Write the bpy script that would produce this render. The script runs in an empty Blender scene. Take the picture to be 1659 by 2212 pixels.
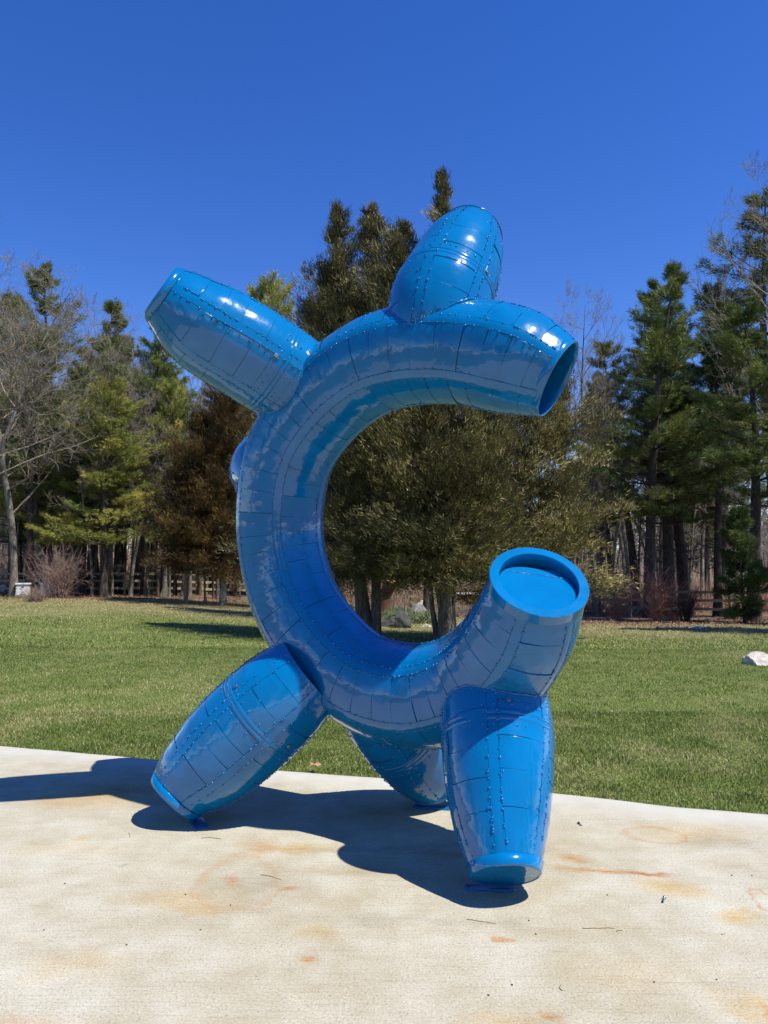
import bpy, math, random
import numpy as np
from mathutils import Vector, Matrix

random.seed(7)
RS = np.random.RandomState(7)
scene = bpy.context.scene
col = scene.collection

# ---------------------------------------------------------------- camera
EYE = 1.55
PITCH = 4.0
FPX = 1597.0            # focal length in the units of at() below
cam_d = bpy.data.cameras.new('camera')
cam_d.sensor_fit = 'VERTICAL'
cam_d.sensor_height = 36.0
cam_d.lens = 26.0
cam_d.clip_start = 0.05
cam_d.clip_end = 3000
cam = bpy.data.objects.new('camera', cam_d)
col.objects.link(cam)
cam.location = (0, 0, EYE)
cam.rotation_euler = (math.radians(90 + PITCH), 0, 0)
scene.camera = cam

# ---------------------------------------------------------------- light
SUN_EL, SUN_AZ = 60.0, -28.0       # azimuth: degrees behind the right-hand side
world = bpy.data.worlds.new('World'); scene.world = world
world.use_nodes = True
wn, wl = world.node_tree.nodes, world.node_tree.links
wn.clear()
sky = wn.new('ShaderNodeTexSky'); sky.sky_type = 'NISHITA'
sky.sun_disc = False
sky.sun_elevation = math.radians(SUN_EL)
sky.sun_rotation = math.radians(90 - SUN_AZ)
sky.altitude = 900; sky.air_density = 1.0; sky.dust_density = 0.0; sky.ozone_density = 3.0
hsv = wn.new('ShaderNodeHueSaturation')
hsv.inputs['Hue'].default_value = 0.519; hsv.inputs['Saturation'].default_value = 1.32; hsv.inputs['Value'].default_value = 1.0
bg = wn.new('ShaderNodeBackground'); bg.inputs['Strength'].default_value = 0.128
wo = wn.new('ShaderNodeOutputWorld')
wl.new(sky.outputs[0], hsv.inputs['Color']); wl.new(hsv.outputs[0], bg.inputs[0]); wl.new(bg.outputs[0], wo.inputs[0])
sun_d = bpy.data.lights.new('sun', 'SUN')
sun_d.energy = 5.0; sun_d.angle = math.radians(0.53); sun_d.color = (1.0, 0.955, 0.88)
sun = bpy.data.objects.new('sun', sun_d); col.objects.link(sun)
el, az = math.radians(SUN_EL), math.radians(SUN_AZ)
SUN_DIR = Vector((math.cos(el) * math.cos(az), math.cos(el) * math.sin(az), math.sin(el)))
sun.rotation_euler = SUN_DIR.to_track_quat('Z', 'Y').to_euler()
sun.location = (20, 5, 30)
vs = scene.view_settings
vs.view_transform = 'Standard'; vs.look = 'None'; vs.exposure = 0.56; vs.gamma = 1.0; vs.use_curve_mapping = False
scene.cycles.max_bounces = 6
scene.cycles.transparent_max_bounces = 4

# ---------------------------------------------------------------- helpers
th = math.radians(PITCH)
def ray(px, py):
    u, v = (px - 829.5) / FPX, (1106 - py) / FPX
    return Vector((u, math.cos(th) - v * math.sin(th), math.sin(th) + v * math.cos(th)))
def at(px, py, Y):
    d = ray(px, py)
    return Vector((0, 0, EYE)) + d * (Y / d.y)
def srcpt(px, py, Y):
    return at(px / 1.085, py / 1.085, Y)
def sstep(a, b, x):
    t = np.clip((np.asarray(x, float) - a) / (b - a), 0, 1)
    return t * t * (3 - 2 * t)
LAWN_Z = -0.07
def terrain(x, y):
    x = np.asarray(x, float); y = np.asarray(y, float)
    s = sstep(-14, 4, x)
    yy = np.minimum(np.maximum(y - 9, 0), 48)
    h = LAWN_Z - 0.030 * yy * s * sstep(0, 12, yy)
    h = h + 0.03 * np.sin(x * .31 + 1) * np.sin(y * .23) * sstep(9, 16, y)
    return h
def ground_hit(px, py):
    d = ray(px, py)
    y = 3.0
    while y < 400:
        p = Vector((0, 0, EYE)) + d * (y / d.y)
        if p.z <= float(terrain(p.x, p.y)):
            return p
        y += 0.05
    return p
def gz(x, y):
    return float(terrain(x, y))

def link(o, parent=None):
    col.objects.link(o)
    if parent is not None:
        o.parent = parent
    return o
def empty(name, loc=(0, 0, 0), rz=0.0, parent=None):
    o = bpy.data.objects.new(name, None)
    o.location = loc; o.rotation_euler = (0, 0, rz); o.empty_display_size = 0.2
    return link(o, parent)
def tag(o, label=None, cat=None, group=None, kind=None):
    if label: o['label'] = label
    if cat: o['category'] = cat
    if group: o['group'] = group
    if kind: o['kind'] = kind
    return o
def mesh_np(name, V, F, mat, smooth=False, tint=None):
    """V (n,3); F (m,k) with k = 3 or 4."""
    V = np.asarray(V, np.float32); F = np.asarray(F, np.int32)
    me = bpy.data.meshes.new(name)
    k = F.shape[1]
    me.vertices.add(len(V)); me.vertices.foreach_set('co', V.ravel())
    me.loops.add(F.size); me.loops.foreach_set('vertex_index', F.ravel())
    me.polygons.add(len(F))
    me.polygons.foreach_set('loop_start', np.arange(0, F.size, k, dtype=np.int32))
    me.polygons.foreach_set('loop_total', np.full(len(F), k, np.int32))
    if smooth:
        me.polygons.foreach_set('use_smooth', np.ones(len(F), bool))
    if tint is not None:
        a = me.attributes.new('tint', 'FLOAT', 'POINT')
        a.data.foreach_set('value', np.asarray(tint, np.float32))
    me.update(calc_edges=True)
    if mat: me.materials.append(mat)
    return me
def mesh_py(name, V, F, mat, smooth=False):
    me = bpy.data.meshes.new(name)
    me.from_pydata([tuple(v) for v in V], [], F)
    if smooth:
        me.polygons.foreach_set('use_smooth', np.ones(len(me.polygons), bool))
    me.update()
    if mat: me.materials.append(mat)
    return me
def obj(name, me, parent=None, loc=None):
    o = bpy.data.objects.new(name, me)
    if loc is not None: o.location = loc
    return link(o, parent)

# ---------------------------------------------------------------- materials
def new_mat(name):
    m = bpy.data.materials.new(name); m.use_nodes = True
    nt = m.node_tree
    b = nt.nodes['Principled BSDF']
    return m, nt, b
def N(nt, t, **kw):
    n = nt.nodes.new(t)
    for k, v in kw.items():
        if k.startswith('i_'):
            n.inputs[k[2:].replace('_', ' ')].default_value = v
        else:
            setattr(n, k, v)
    return n
def noise(nt, vec, scale, detail=3, rough=.55, dist=0.0):
    n = N(nt, 'ShaderNodeTexNoise')
    n.inputs['Scale'].default_value = scale; n.inputs['Detail'].default_value = detail
    n.inputs['Roughness'].default_value = rough; n.inputs['Distortion'].default_value = dist
    nt.links.new(vec, n.inputs['Vector'])
    return n
def ramp(nt, fac, stops, interp='LINEAR'):
    r = N(nt, 'ShaderNodeValToRGB'); r.color_ramp.interpolation = interp
    e = r.color_ramp.elements
    while len(e) < len(stops): e.new(0.5)
    for i, (p, c) in enumerate(stops):
        e[i].position = p
        e[i].color = (c[0], c[1], c[2], 1) if hasattr(c, '__len__') else (c, c, c, 1)
    nt.links.new(fac, r.inputs[0])
    return r
def mathn(nt, op, a, b=None, clamp=False):
    n = N(nt, 'ShaderNodeMath', operation=op, use_clamp=clamp)
    for i, v in enumerate((a, b)):
        if v is None: continue
        if isinstance(v, (int, float)): n.inputs[i].default_value = v
        else: nt.links.new(v, n.inputs[i])
    return n.outputs[0]
def mixc(nt, fac, a, b, blend='MIX'):
    n = N(nt, 'ShaderNodeMix', data_type='RGBA', blend_type=blend)
    if isinstance(fac, (int, float)): n.inputs[0].default_value = fac
    else: nt.links.new(fac, n.inputs[0])
    for i, v in ((6, a), (7, b)):
        if hasattr(v, '__len__'): n.inputs[i].default_value = (v[0], v[1], v[2], 1)
        else: nt.links.new(v, n.inputs[i])
    return n.outputs[2]
def bump(nt, b, height, strength, dist):
    n = N(nt, 'ShaderNodeBump'); n.inputs['Strength'].default_value = strength; n.inputs['Distance'].default_value = dist
    nt.links.new(height, n.inputs['Height']); nt.links.new(n.outputs[0], b.inputs['Normal'])
    return n

def paint_mat():
    m, nt, b = new_mat('glossy_blue_paint')
    g = N(nt, 'ShaderNodeNewGeometry')
    n1 = noise(nt, g.outputs['Position'], 6, 2, .45)
    n2 = noise(nt, g.outputs['Position'], 55, 3)
    c = ramp(nt, n1.outputs[0], [(0.3, (0.000, 0.126, 0.325)), (0.7, (0.000, 0.148, 0.38))])
    nt.links.new(c.outputs[0], b.inputs['Base Color'])
    b.inputs['Roughness'].default_value = 0.16
    b.inputs['IOR'].default_value = 1.5; b.inputs['Specular IOR Level'].default_value = .25
    b.inputs['Coat Weight'].default_value = 0.66
    b.inputs['Coat Roughness'].default_value = 0.02
    b.inputs['Coat IOR'].default_value = 1.58
    n3 = noise(nt, g.outputs['Position'], 19, 2, .5)
    h = mathn(nt, 'ADD', mathn(nt, 'ADD', n1.outputs[0], mathn(nt, 'MULTIPLY', n3.outputs[0], 0.16)), mathn(nt, 'MULTIPLY', n2.outputs[0], 0.03))
    bp = bump(nt, b, h, 0.75, 0.012)
    nt.links.new(bp.outputs[0], b.inputs['Coat Normal'])
    return m
PAINT = paint_mat()
def simple(name, c, rough=.7, metal=0.0, nscale=8, var=.25, bumpd=0.0):
    m, nt, b = new_mat(name)
    tc = N(nt, 'ShaderNodeTexCoord')
    n1 = noise(nt, tc.outputs['Object'], nscale, 5)
    r = ramp(nt, n1.outputs[0], [(0.3, [x * (1 - var) for x in c]), (0.7, [min(1, x * (1 + var)) for x in c])])
    nt.links.new(r.outputs[0], b.inputs['Base Color'])
    b.inputs['Roughness'].default_value = rough; b.inputs['Metallic'].default_value = metal
    if bumpd: bump(nt, b, n1.outputs[0], 1.0, bumpd)
    return m
STEEL = simple('zinc_bolt_steel', (.45, .45, .43), .35, 1.0)
BLUE_GREY = simple('undercoat_shadow_blue', (0.0, .10, .40), .3)
# ================================================================ sculpture
def catmull(P, n=240):
    P = np.array(P, float)
    Q = np.vstack([2 * P[0] - P[1], P, 2 * P[-1] - P[-2]])
    out = []
    for i in range(1, len(Q) - 2):
        p0, p1, p2, p3 = Q[i - 1], Q[i], Q[i + 1], Q[i + 2]
        for t in np.linspace(0, 1, 40, endpoint=False):
            out.append(.5 * ((2 * p1) + (-p0 + p2) * t + (2 * p0 - 5 * p1 + 4 * p2 - p3) * t ** 2 + (-p0 + 3 * p1 - 3 * p2 + p3) * t ** 3))
    out.append(Q[-2]); out = np.array(out)
    # light smoothing keeps the depth from wobbling
    for _ in range(25):
        out[1:-1] = .25 * out[:-2] + .5 * out[1:-1] + .25 * out[2:]
    d = np.r_[0, np.cumsum(np.linalg.norm(np.diff(out[:, :3], axis=0), axis=1))]
    s = np.linspace(0, d[-1], n)
    return np.stack([np.interp(s, d, out[:, k]) for k in range(out.shape[1])], 1), d[-1]
class Tube:
    def __init__(self, pts, nref=None, facet=.28, phase=0.0, panels=6):
        """pts: (Vector centre, radius)"""
        A = [[p.x, p.y, p.z, r] for p, r in pts]
        S, self.L = catmull(A)
        self.C = S[:, :3]; self.R = S[:, 3]; self.n = len(S)
        T = np.gradient(self.C, axis=0); T /= np.linalg.norm(T, axis=1)[:, None]
        self.T = T
        Nn = np.zeros_like(T)
        v = np.array(nref if nref is not None else -self.C[0] + np.array([0, 0, EYE]), float)
        for i in range(self.n):
            v = v - T[i] * v.dot(T[i]); v /= np.linalg.norm(v); Nn[i] = v
        self.N = Nn; self.B = np.cross(T, Nn)
        self.facet = facet; self.phase = phase; self.panels = panels
        self.bat = [phase + 2 * math.pi * k / panels for k in range(panels)]
    def frame(self, s):
        x = np.clip(np.asarray(s, float) / self.L, 0, 1) * (self.n - 1)
        i = np.minimum(x.astype(int), self.n - 2); f = (x - i)
        def L(A):
            return A[i] + (A[i + 1] - A[i]) * (f[..., None] if A.ndim > 1 else f)
        return L(self.C), L(self.R), L(self.T), L(self.N), L(self.B)
    def pt(self, s, phi, off=0.0):
        s = np.asarray(s, float); phi = np.asarray(phi, float)
        s, phi = np.broadcast_arrays(s, phi)
        C, R, T, Nn, B = self.frame(s)
        w = math.pi / self.panels
        q = np.mod(phi - self.phase, 2 * w) - w
        k = self.facet
        rr = R * ((1 - k) + k * math.cos(w) / np.cos(q)) * (1 + k * .06) + off
        return C + rr[..., None] * (np.cos(phi)[..., None] * Nn + np.sin(phi)[..., None] * B)
    def inside(self, P, margin=.97):
        P = np.asarray(P, float).reshape(-1, 3)
        d = np.linalg.norm(P[:, None, :] - self.C[None, ::4, :], axis=2)
        j = d.argmin(1)
        Cj, Rj, Tj = self.C[::4][j], self.R[::4][j], self.T[::4][j]
        rel = P - Cj
        ax = (rel * Tj).sum(1)
        rad = np.linalg.norm(rel - Tj * ax[:, None], axis=1)
        endout = ((j == 0) & (ax < 0)) | ((j == len(self.C[::4]) - 1) & (ax > 0))
        return (rad < Rj * margin) & ~endout
def gridF(nu, nv, closed=False):
    F = []
    for i in range(nu - 1):
        for j in range(nv if closed else nv - 1):
            a, b_ = i * nv + j, i * nv + (j + 1) % nv
            F.append((a, b_, b_ + nv, a + nv))
    return F
def seam_w(t, half, s):
    return half / t.frame(s)[1]
def plate_mesh(t, s0, s1, p0, p1, rng, dent=1.0):
    ns = max(5, int((s1 - s0) / .022) + 2); npz = 11
    e = .0014
    S = np.r_[s0, s0 + e, np.linspace(s0, s1, ns)[1:-1], s1 - e, s1]
    rm = float(t.frame((s0 + s1) / 2)[1])
    ge, ee = .0011 / rm, .0016 / rm
    Pp = np.r_[p0 + ge, p0 + ge + ee, np.linspace(p0, p1, npz)[1:-1], p1 - ge - ee, p1 - ge]
    SS, PP = np.meshgrid(S, Pp, indexing='ij')
    a, b_ = (SS - s0) / (s1 - s0) - .5, (PP - p0) / (p1 - p0) - .5
    ta, tb = (rng.normal(0, .0018), rng.normal(0, .0015)) if rng.rand() < .8 else (0.0, 0.0)
    off = np.clip(ta, -.0024, .0024) * a * 2 + np.clip(tb, -.002, .002) * b_ * 2
    if rng.rand() < .6:
        off = off + rng.choice([-1, -1, 1]) * rng.uniform(.0006, .0022) * np.exp(-((a - rng.uniform(-.15, .15)) ** 2 + (b_ - rng.uniform(-.2, .2)) ** 2) / .022)
    # slit left open along part of the far cross seam, tapering to nothing
    kind = rng.rand(); W = rng.uniform(.0018, .0052)
    reach = rng.uniform(.35, .8)
    if kind < .42: taper = np.clip(1 - (b_ + .5) / reach, 0, 1)
    elif kind < .84: taper = np.clip(1 - (.5 - b_) / reach, 0, 1)
    else: taper = np.ones_like(b_)
    taper = np.sqrt(taper)
    SS = SS.copy()
    SS[-1] -= W * taper[-1]; SS[-2] -= W * taper[-2] * .8
    edge = np.zeros_like(off)
    edge[-1] -= .0035 * np.minimum(1, taper[-1] * 4) + .0002
    edge[0] -= .0003
    edge[:, 0] -= .0010; edge[:, -1] -= .0010
    V = t.pt(SS, PP, off + edge)
    nu, nv = V.shape[:2]
    return V.reshape(-1, 3), gridF(nu, nv)
def strip_mesh(t, s0, s1, pc, half, off=.0008, step=.05):
    n = max(4, int((s1 - s0) / step) + 2)
    S = np.linspace(s0, s1, n)
    r = t.frame(S)[1]
    w = half / r
    cols_ = [(-1, -.0010), (-.965, off), (0, off), (.965, off), (1, -.0010)]
    V = np.stack([t.pt(S, pc + k * w, o) for k, o in cols_], 1)
    return V.reshape(-1, 3), gridF(n, 5)
def lathe(t, s, prof, seg=64):
    """prof: (axial offset from station s, radius) -> closed revolve"""
    C, R, T, Nn, B = t.frame(s)
    a = np.linspace(0, 2 * math.pi, seg, endpoint=False)
    V = []
    for dx, r in prof:
        V.append(C + T * dx + r * (np.cos(a)[:, None] * Nn + np.sin(a)[:, None] * B))
    V = np.array(V)
    return V.reshape(-1, 3), gridF(len(prof), seg, True)
def band_mesh(t, s0, s1, off, seg=72, grooves=True):
    g = .003
    m = (s0 + s1) / 2
    st = [(s0, -.004), (s0 + .003, off), (m - .003, off), (m, off - .005), (m + .003, off), (s1 - .003, off), (s1, -.004)] if grooves else \
         [(s0, -.004), (s0 + .003, off), (s1 - .003, off), (s1, -.004)]
    a = np.linspace(0, 2 * math.pi, seg, endpoint=False)
    V = np.array([t.pt(np.full(seg, s), a, o) for s, o in st])
    return V.reshape(-1, 3), gridF(len(st), seg, True)
_dome = []
for rr, zz in ((1.0, -.35), (.84, .30), (.45, .56)):
    for k in range(8):
        _dome.append((rr * math.cos(k * math.pi / 4), rr * math.sin(k * math.pi / 4), zz))
_dome.append((0, 0, .64))
_dome = np.array(_dome)
_domeF = []
for i in range(2):
    for k in range(8):
        a, b_ = i * 8 + k, i * 8 + (k + 1) % 8
        _domeF.append((a, b_, b_ + 8)); _domeF.append((a, b_ + 8, a + 8))
for k in range(8): _domeF.append((16 + k, 16 + (k + 1) % 8, 24))
_domeF = np.array(_domeF)
def domes(P, Nrm, rad):
    P, Nrm, rad = np.array(P), np.array(Nrm), np.array(rad)
    up = np.tile([0.3, .2, 1.0], (len(P), 1))
    X = np.cross(up, Nrm); X /= np.linalg.norm(X, axis=1)[:, None]
    Y = np.cross(Nrm, X)
    V = P[:, None] + rad[:, None, None] * (_dome[None, :, 0, None] * X[:, None] + _dome[None, :, 1, None] * Y[:, None] + _dome[None, :, 2, None] * Nrm[:, None])
    F = (_domeF[None] + (np.arange(len(P)) * len(_dome))[:, None, None]).reshape(-1, 3)
    return V.reshape(-1, 3), F
def rope(P, r, rng, sides=6, closed=False):
    P = np.array(P); n = len(P)
    T = np.gradient(P, axis=0); T /= np.linalg.norm(T, axis=1)[:, None] + 1e-9
    up = np.array([.2, .5, .8]); X = np.cross(T, up); X /= np.linalg.norm(X, axis=1)[:, None] + 1e-9
    Y = np.cross(T, X)
    a = np.arange(sides) * 2 * math.pi / sides
    rr = r * rng.uniform(.5, 1.35, n)
    V = P[:, None] + rr[:, None, None] * (np.cos(a)[None, :, None] * X[:, None] + np.sin(a)[None, :, None] * Y[:, None])
    return V.reshape(-1, 3), gridF(n, sides, True)

def HW(p, Y, hw):
    """pixel point + world depth + apparent half width -> centre and real radius"""
    P = at(p[0], p[1], Y)
    d = ray(*p); t = Y / d.y
    # foreshortening away from the axis
    k = math.sqrt(1 + ((p[0] - 829.5) / FPX) ** 2 + ((p[1] - 1106) / FPX) ** 2)
    return P, hw * t / FPX * (1 / math.sqrt(k))

ring_spec = [((1205, 820), 3.92, 89), ((1160, 800), 3.96, 104), ((1105, 780), 4.01, 116), ((1000, 760), 4.14, 114), ((890, 766), 4.30, 110), ((795, 796), 4.46, 107),
             ((700, 872), 4.65, 103), ((628, 980), 4.80, 100), ((605, 1115), 4.87, 97), ((620, 1240), 4.86, 97), ((668, 1352), 4.76, 100),
             ((770, 1462), 4.58, 105), ((890, 1502), 4.38, 111), ((990, 1488), 4.20, 115), ((1065, 1440), 4.05, 119), ((1123, 1366), 3.86, 119),
             ((1150, 1300), 3.74, 113), ((1162, 1262), 3.66, 103)]
RING_N = (-.52, -.85, 0)
ring = Tube([HW(*s) for s in ring_spec], nref=RING_N, phase=math.radians(25), facet=.32)
# which way is outward at the start? make phi positive towards the outside of the ring
ctr = ring.C[:160].mean(0)
RING_SIGN = 1.0 if ring.B[0].dot(ring.C[0] - ctr) > 0 else -1.0
if RING_SIGN < 0:
    ring.phase = -ring.phase; ring.bat = [ring.phase + 2 * math.pi * k / 6 for k in range(6)]

def arm_tube(spec, phase, foot=False, nref=None):
    pts = [HW(*s) for s in spec]
    return Tube(pts, phase=phase, facet=.08, nref=nref)
def settle(spec, clearance=.014):
    """move the far end of a leg along its sight line until the rim just touches the ground"""
    spec = list(spec)
    for _ in range(60):
        P, r = HW(*spec[-1]); Q, _r = HW(*spec[-2])
        a = (P - Q).normalized()
        low = P.z - r * math.sqrt(max(0, 1 - a.z ** 2))
        dz = low - clearance
        if abs(dz) < .0005: break
        y = spec[-1][1] + dz * 2.0
        k0, k1 = spec[0][1], spec[-1][1]
        # spread the change along the leg
        new = []
        for i_, (p, Y, w) in enumerate(spec):
            f = i_ / (len(spec) - 1)
            new.append((p, Y + f * (y - k1), w))
        spec = new
    return spec
LEFT_ARM = [((690, 862), 4.74, 98), ((592, 797), 4.60, 104), ((522, 752), 4.51, 106), ((440, 703), 4.41, 103), ((383, 657), 4.34, 84), ((345, 628), 4.29, 63)]
TOP_ARM = [((922, 782), 4.26, 76), ((936, 715), 4.20, 100), ((952, 655), 4.25, 112), ((976, 600), 4.34, 104), ((996, 552), 4.44, 94), ((1011, 520), 4.52, 78), ((1018, 503), 4.57, 65)]
REAR_ARM = [((640, 1040), 4.84, 76), ((606, 1030), 5.03, 92), ((583, 1014), 5.24, 88), ((568, 1003), 5.42, 62)]
FRONT_LEG = settle([((1064, 1480), 4.12, 104), ((1068, 1520), 4.03, 119), ((1074, 1600), 3.91, 125), ((1077, 1700), 3.79, 121), ((1083, 1800), 3.67, 105), ((1093, 1892), 3.56, 80)])
LEFT_LEG = settle([((672, 1452), 4.58, 92), ((612, 1502), 4.57, 108), ((541, 1566), 4.58, 113), ((472, 1630), 4.58, 107), ((413, 1683), 4.56, 88), ((372, 1728), 4.52, 65)])
REAR_LEG = settle([((790, 1470), 4.60, 90), ((840, 1545), 4.74, 96), ((888, 1603), 4.87, 98), ((922, 1655), 4.98, 84), ((942, 1690), 5.08, 62)])
arms = {
    'left_arm': arm_tube(LEFT_ARM, math.radians(20)),
    'top_arm': arm_tube(TOP_ARM, math.radians(35)),
    'rear_arm': arm_tube(REAR_ARM, 0.3, nref=(-.6, -.5, .5)),
    'front_leg': arm_tube(FRONT_LEG, math.radians(2)),
    'left_leg': arm_tube(LEFT_LEG, math.radians(-25)),
    'rear_leg': arm_tube(REAR_LEG, math.radians(20)),
}
sculpture = empty('sculpture', (0.2, 4.2, 0))
tag(sculpture, 'glossy blue riveted steel tube sculpture curled like a C with stubby arms and legs', 'sculpture')
def spart(name, V, F, mat, parent, smooth=True):
    F = [tuple(map(int, f)) for f in F]
    flat = []
    if smooth and name not in ('weld_seam',):
        VA = np.asarray(V, float)
        for q, f in enumerate(F):
            if len(f) == 4:
                P_ = VA[list(f)]
                if np.linalg.norm(P_ - np.roll(P_, 1, 0), axis=1).min() < .0052: flat.append(q)
        # folded edges get corners of their own, so the wide faces keep their true shading
        mid_f = set(flat); used_ = set(v for q, f in enumerate(F) if q not in mid_f for v in f)
        V2 = list(map(tuple, VA)); cp = {}
        for q in flat:
            f2 = []
            for v in F[q]:
                if v in used_:
                    if v not in cp: cp[v] = len(V2); V2.append(V2[v])
                    f2.append(cp[v])
                else: f2.append(v)
            F[q] = tuple(f2)
        V = V2
    me = mesh_py(name, V, F, mat, smooth)
    o = obj(name, me, parent)
    return o
bpy.context.view_layer.update()
INV = sculpture.matrix_world.inverted()
def tl(V):
    return np.asarray(V) - np.array([0.2, 4.2, 0])

def dress(t, name, label, others, seg_len, s_begin, s_end, rng, hub_band=None, rivet_gap=.043, band_s=None, batten_half=.026):
    body = empty(name, (0, 0, 0), 0, sculpture)
    # core shell just under the plates
    n = max(24, int(t.L / .04)); S = np.linspace(s_begin, s_end, n)
    a = np.linspace(0, 2 * math.pi, 48, endpoint=False)
    V = np.array([t.pt(np.full(48, s), a, -.006) for s in S])
    core = spart('tube_wall', tl(V.reshape(-1, 3)), gridF(n, 48, True), PAINT, body)
    w = 2 * math.pi / t.panels
    RP, RN, RR = [], [], []
    def rivet(s, phi, off=.003, r=None):
        if rng.rand() < .0: return
        P = t.pt(s, phi, off)
        if any(o.inside(P, .99)[0] for o in others): return
        C = t.frame(s)[0]
        nrm = P - C; nrm /= np.linalg.norm(nrm)
        RP.append(P); RN.append(nrm); RR.append(r or rng.choice([.0045, .0055, .0065, .0078], p=[.25, .35, .28, .12]))
    count = 0
    stuffV, stuffF, nb = [], [], 0
    for k in range(t.panels):
        pc = t.bat[k]
        # batten strip (lap seam)
        V, F = strip_mesh(t, s_begin, s_end, pc, batten_half)
        keep = np.ones(len(V), bool)
        for o in others: keep &= ~o.inside(V, .96)
        rows = {}
        for f in F:
            if keep[list(f)].any(): rows.setdefault(min(f) // 5, []).append(f)
        run = []
        for i_ in range(0, len(V) // 5 + 1):
            if i_ in rows: run += rows[i_]
            elif run:
                ids = sorted({q for f in run for q in f}); mp_ = {q: w_ for w_, q in enumerate(ids)}
                spart('seam_strip', tl(V[ids]), [tuple(mp_[q] for q in f) for f in run], PAINT, body); run = []
        for side in (-1, 1):
            s = s_begin + .02
            while s < s_end - .02:
                wr = batten_half / float(t.frame(s)[1])
                rivet(s, pc + side * wr * rng.uniform(.92, 1.12))
                if rng.rand() < .25:
                    rivet(min(s + .012, s_end), pc + side * wr * rng.uniform(1.0, 1.3))
                s += rivet_gap * rng.choice([.35, .8, 1.0, 1.5, 1.9], p=[.14, .2, .3, .24, .12])
        # panels between this batten and the next
        p0, p1 = pc, pc + w
        sb = (band_s if band_s else None)
        cuts = [s_begin]
        ph = rng.uniform(.6, 1.0)
        s = s_begin + seg_len * ph
        while s < s_end - seg_len * .55:
            cuts.append(s); s += seg_len * rng.uniform(.8, 1.2)
        cuts.append(s_end)
        for c0, c1 in zip(cuts[:-1], cuts[1:]):
            wm = batten_half / float(t.frame((c0 + c1) / 2)[1])
            q0, q1 = p0 + wm, p1 - wm
            V, F = plate_mesh(t, c0, c1, q0, q1, rng)
            keep = np.ones(len(V), bool)
            for o in others: keep &= ~o.inside(V, .955)
            if not keep.any(): continue
            F = [f for f in F if keep[list(f)].any()]
            spart('plate', tl(V), F, PAINT, body); count += 1
            # weld dots along some cross seams
            if rng.rand() < .45:
                m = rng.randint(2, 7)
                for ph_ in np.sort(rng.uniform(q0, q1, m)): rivet(c1, ph_, .0, .0038)
            if rng.rand() < .45:
                for _ in range(rng.randint(1, 3)):
                    rivet(c1 + rng.choice([-1, 1]) * .014, rng.choice([q0 + .06, q1 - .06]), .001)
    # junction weld with the other tubes
    if hub_band is not None and others:
        main = others[0]
        W = []
        for ph_ in np.linspace(0, 2 * math.pi, 150):
            Ss = np.linspace(s_end, s_begin, 260)
            P = t.pt(Ss, np.full(260, ph_), 0)
            ins = main.inside(P, 1.0)
            j = int(np.argmax(ins)) if ins.any() else -1
            if j > 0:
                W.append(P[j])
                if rng.rand() < .30:
                    C = t.frame(Ss[j])[0]; nrm = P[j - 1] - C; nrm /= np.linalg.norm(nrm)
                    RP.append(P[max(0, j - 3)]); RN.append(nrm); RR.append(.005)
        if len(W) > 10:
            V, F = rope(W, .0055, rng)
            F = [f for f in F if np.linalg.norm(V[f[0]] - V[f[2]]) < .06]
            spart('weld_seam', tl(V), F, PAINT, body)
    if band_s:
        V, F = band_mesh(t, band_s, band_s + .055, .0014)
        keep = np.ones(len(V), bool)
        for o in others: keep &= ~o.inside(V, .96)
        F = [f for f in F if keep[list(f)].any()]
        spart('collar_band', tl(V), F, PAINT, body)
        for ds in (-.018, .073):
            for ph_ in np.arange(0, 2 * math.pi, .22):
                rivet(band_s + ds, ph_ + rng.uniform(-.07, .07), .001)
    if RP:
        V, F = domes(RP, RN, RR)
        me = mesh_np('rivets', tl(V), F, PAINT, True)
        o = obj('rivets', me, body); o['kind'] = 'stuff'
    return body, count

rng = np.random.RandomState(11)
cnt = 0
rb, c = dress(ring, 'curved_body', None, list(arms.values()), .135, .02, ring.L - .02, rng); cnt += c
bodies = {'ring': rb}
for nm, t in arms.items():
    s_end = t.L - .045
    b_s = {'left_arm': .33, 'top_arm': .46, 'front_leg': .29, 'left_leg': .36, 'rear_arm': None, 'rear_leg': .45}[nm]
    kind = 'leg' if 'leg' in nm else 'arm'
    bodies[nm], c = dress(t, kind, None, [ring], .15, .0, s_end, rng, hub_band=1, band_s=b_s); cnt += c
print('plates', cnt)
# caps on the closed ends
for nm, t in arms.items():
    re = float(t.R[-1])
    prof = [(-.055, re * 1.05), (-.054, re * 1.085), (-.002, re * 1.02), (0, re * 1.005), (.0, re * .965)]
    rsta = float(t.frame(t.L - .05)[1])
    prof = [(-.048, rsta - .004), (-.046, rsta + .004), (-.003, re + .004), (0, re + .001), (.0015, re - .006), (-.001, re - .009)]
    V, F = lathe(t, t.L, prof)
    spart('end_rim', tl(V), F, PAINT, bodies[nm])
    prof = [(-.0015, re - .006), (-.0015, re * .5), (-.0015, .001)]
    V, F = lathe(t, t.L, prof)
    cap = spart('end_cap', tl(V), F, PAINT, bodies[nm])
# upper open end of the curved body: rim + hollow interior
re = float(ring.R[0])
def lathe_ring0(prof):
    C, R, T, Nn, B = ring.frame(0.0)
    a = np.linspace(0, 2 * math.pi, 72, endpoint=False)
    V = np.array([C + T * dx + r * (np.cos(a)[:, None] * Nn + np.sin(a)[:, None] * B) for dx, r in prof])
    return V.reshape(-1, 3), gridF(len(prof), 72, True)
V, F = lathe_ring0([(.05, re + .004), (.045, re + .009), (.0, re + .004), (-.004, re), (-.004, re - .008), (.0, re - .012), (.03, re - .012), (.10, re + .004), (.20, re + .02), (.42, re + .05), (.60, re * .9), (.62, .01)])
spart('open_rim', tl(V), F, PAINT, rb)
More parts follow.
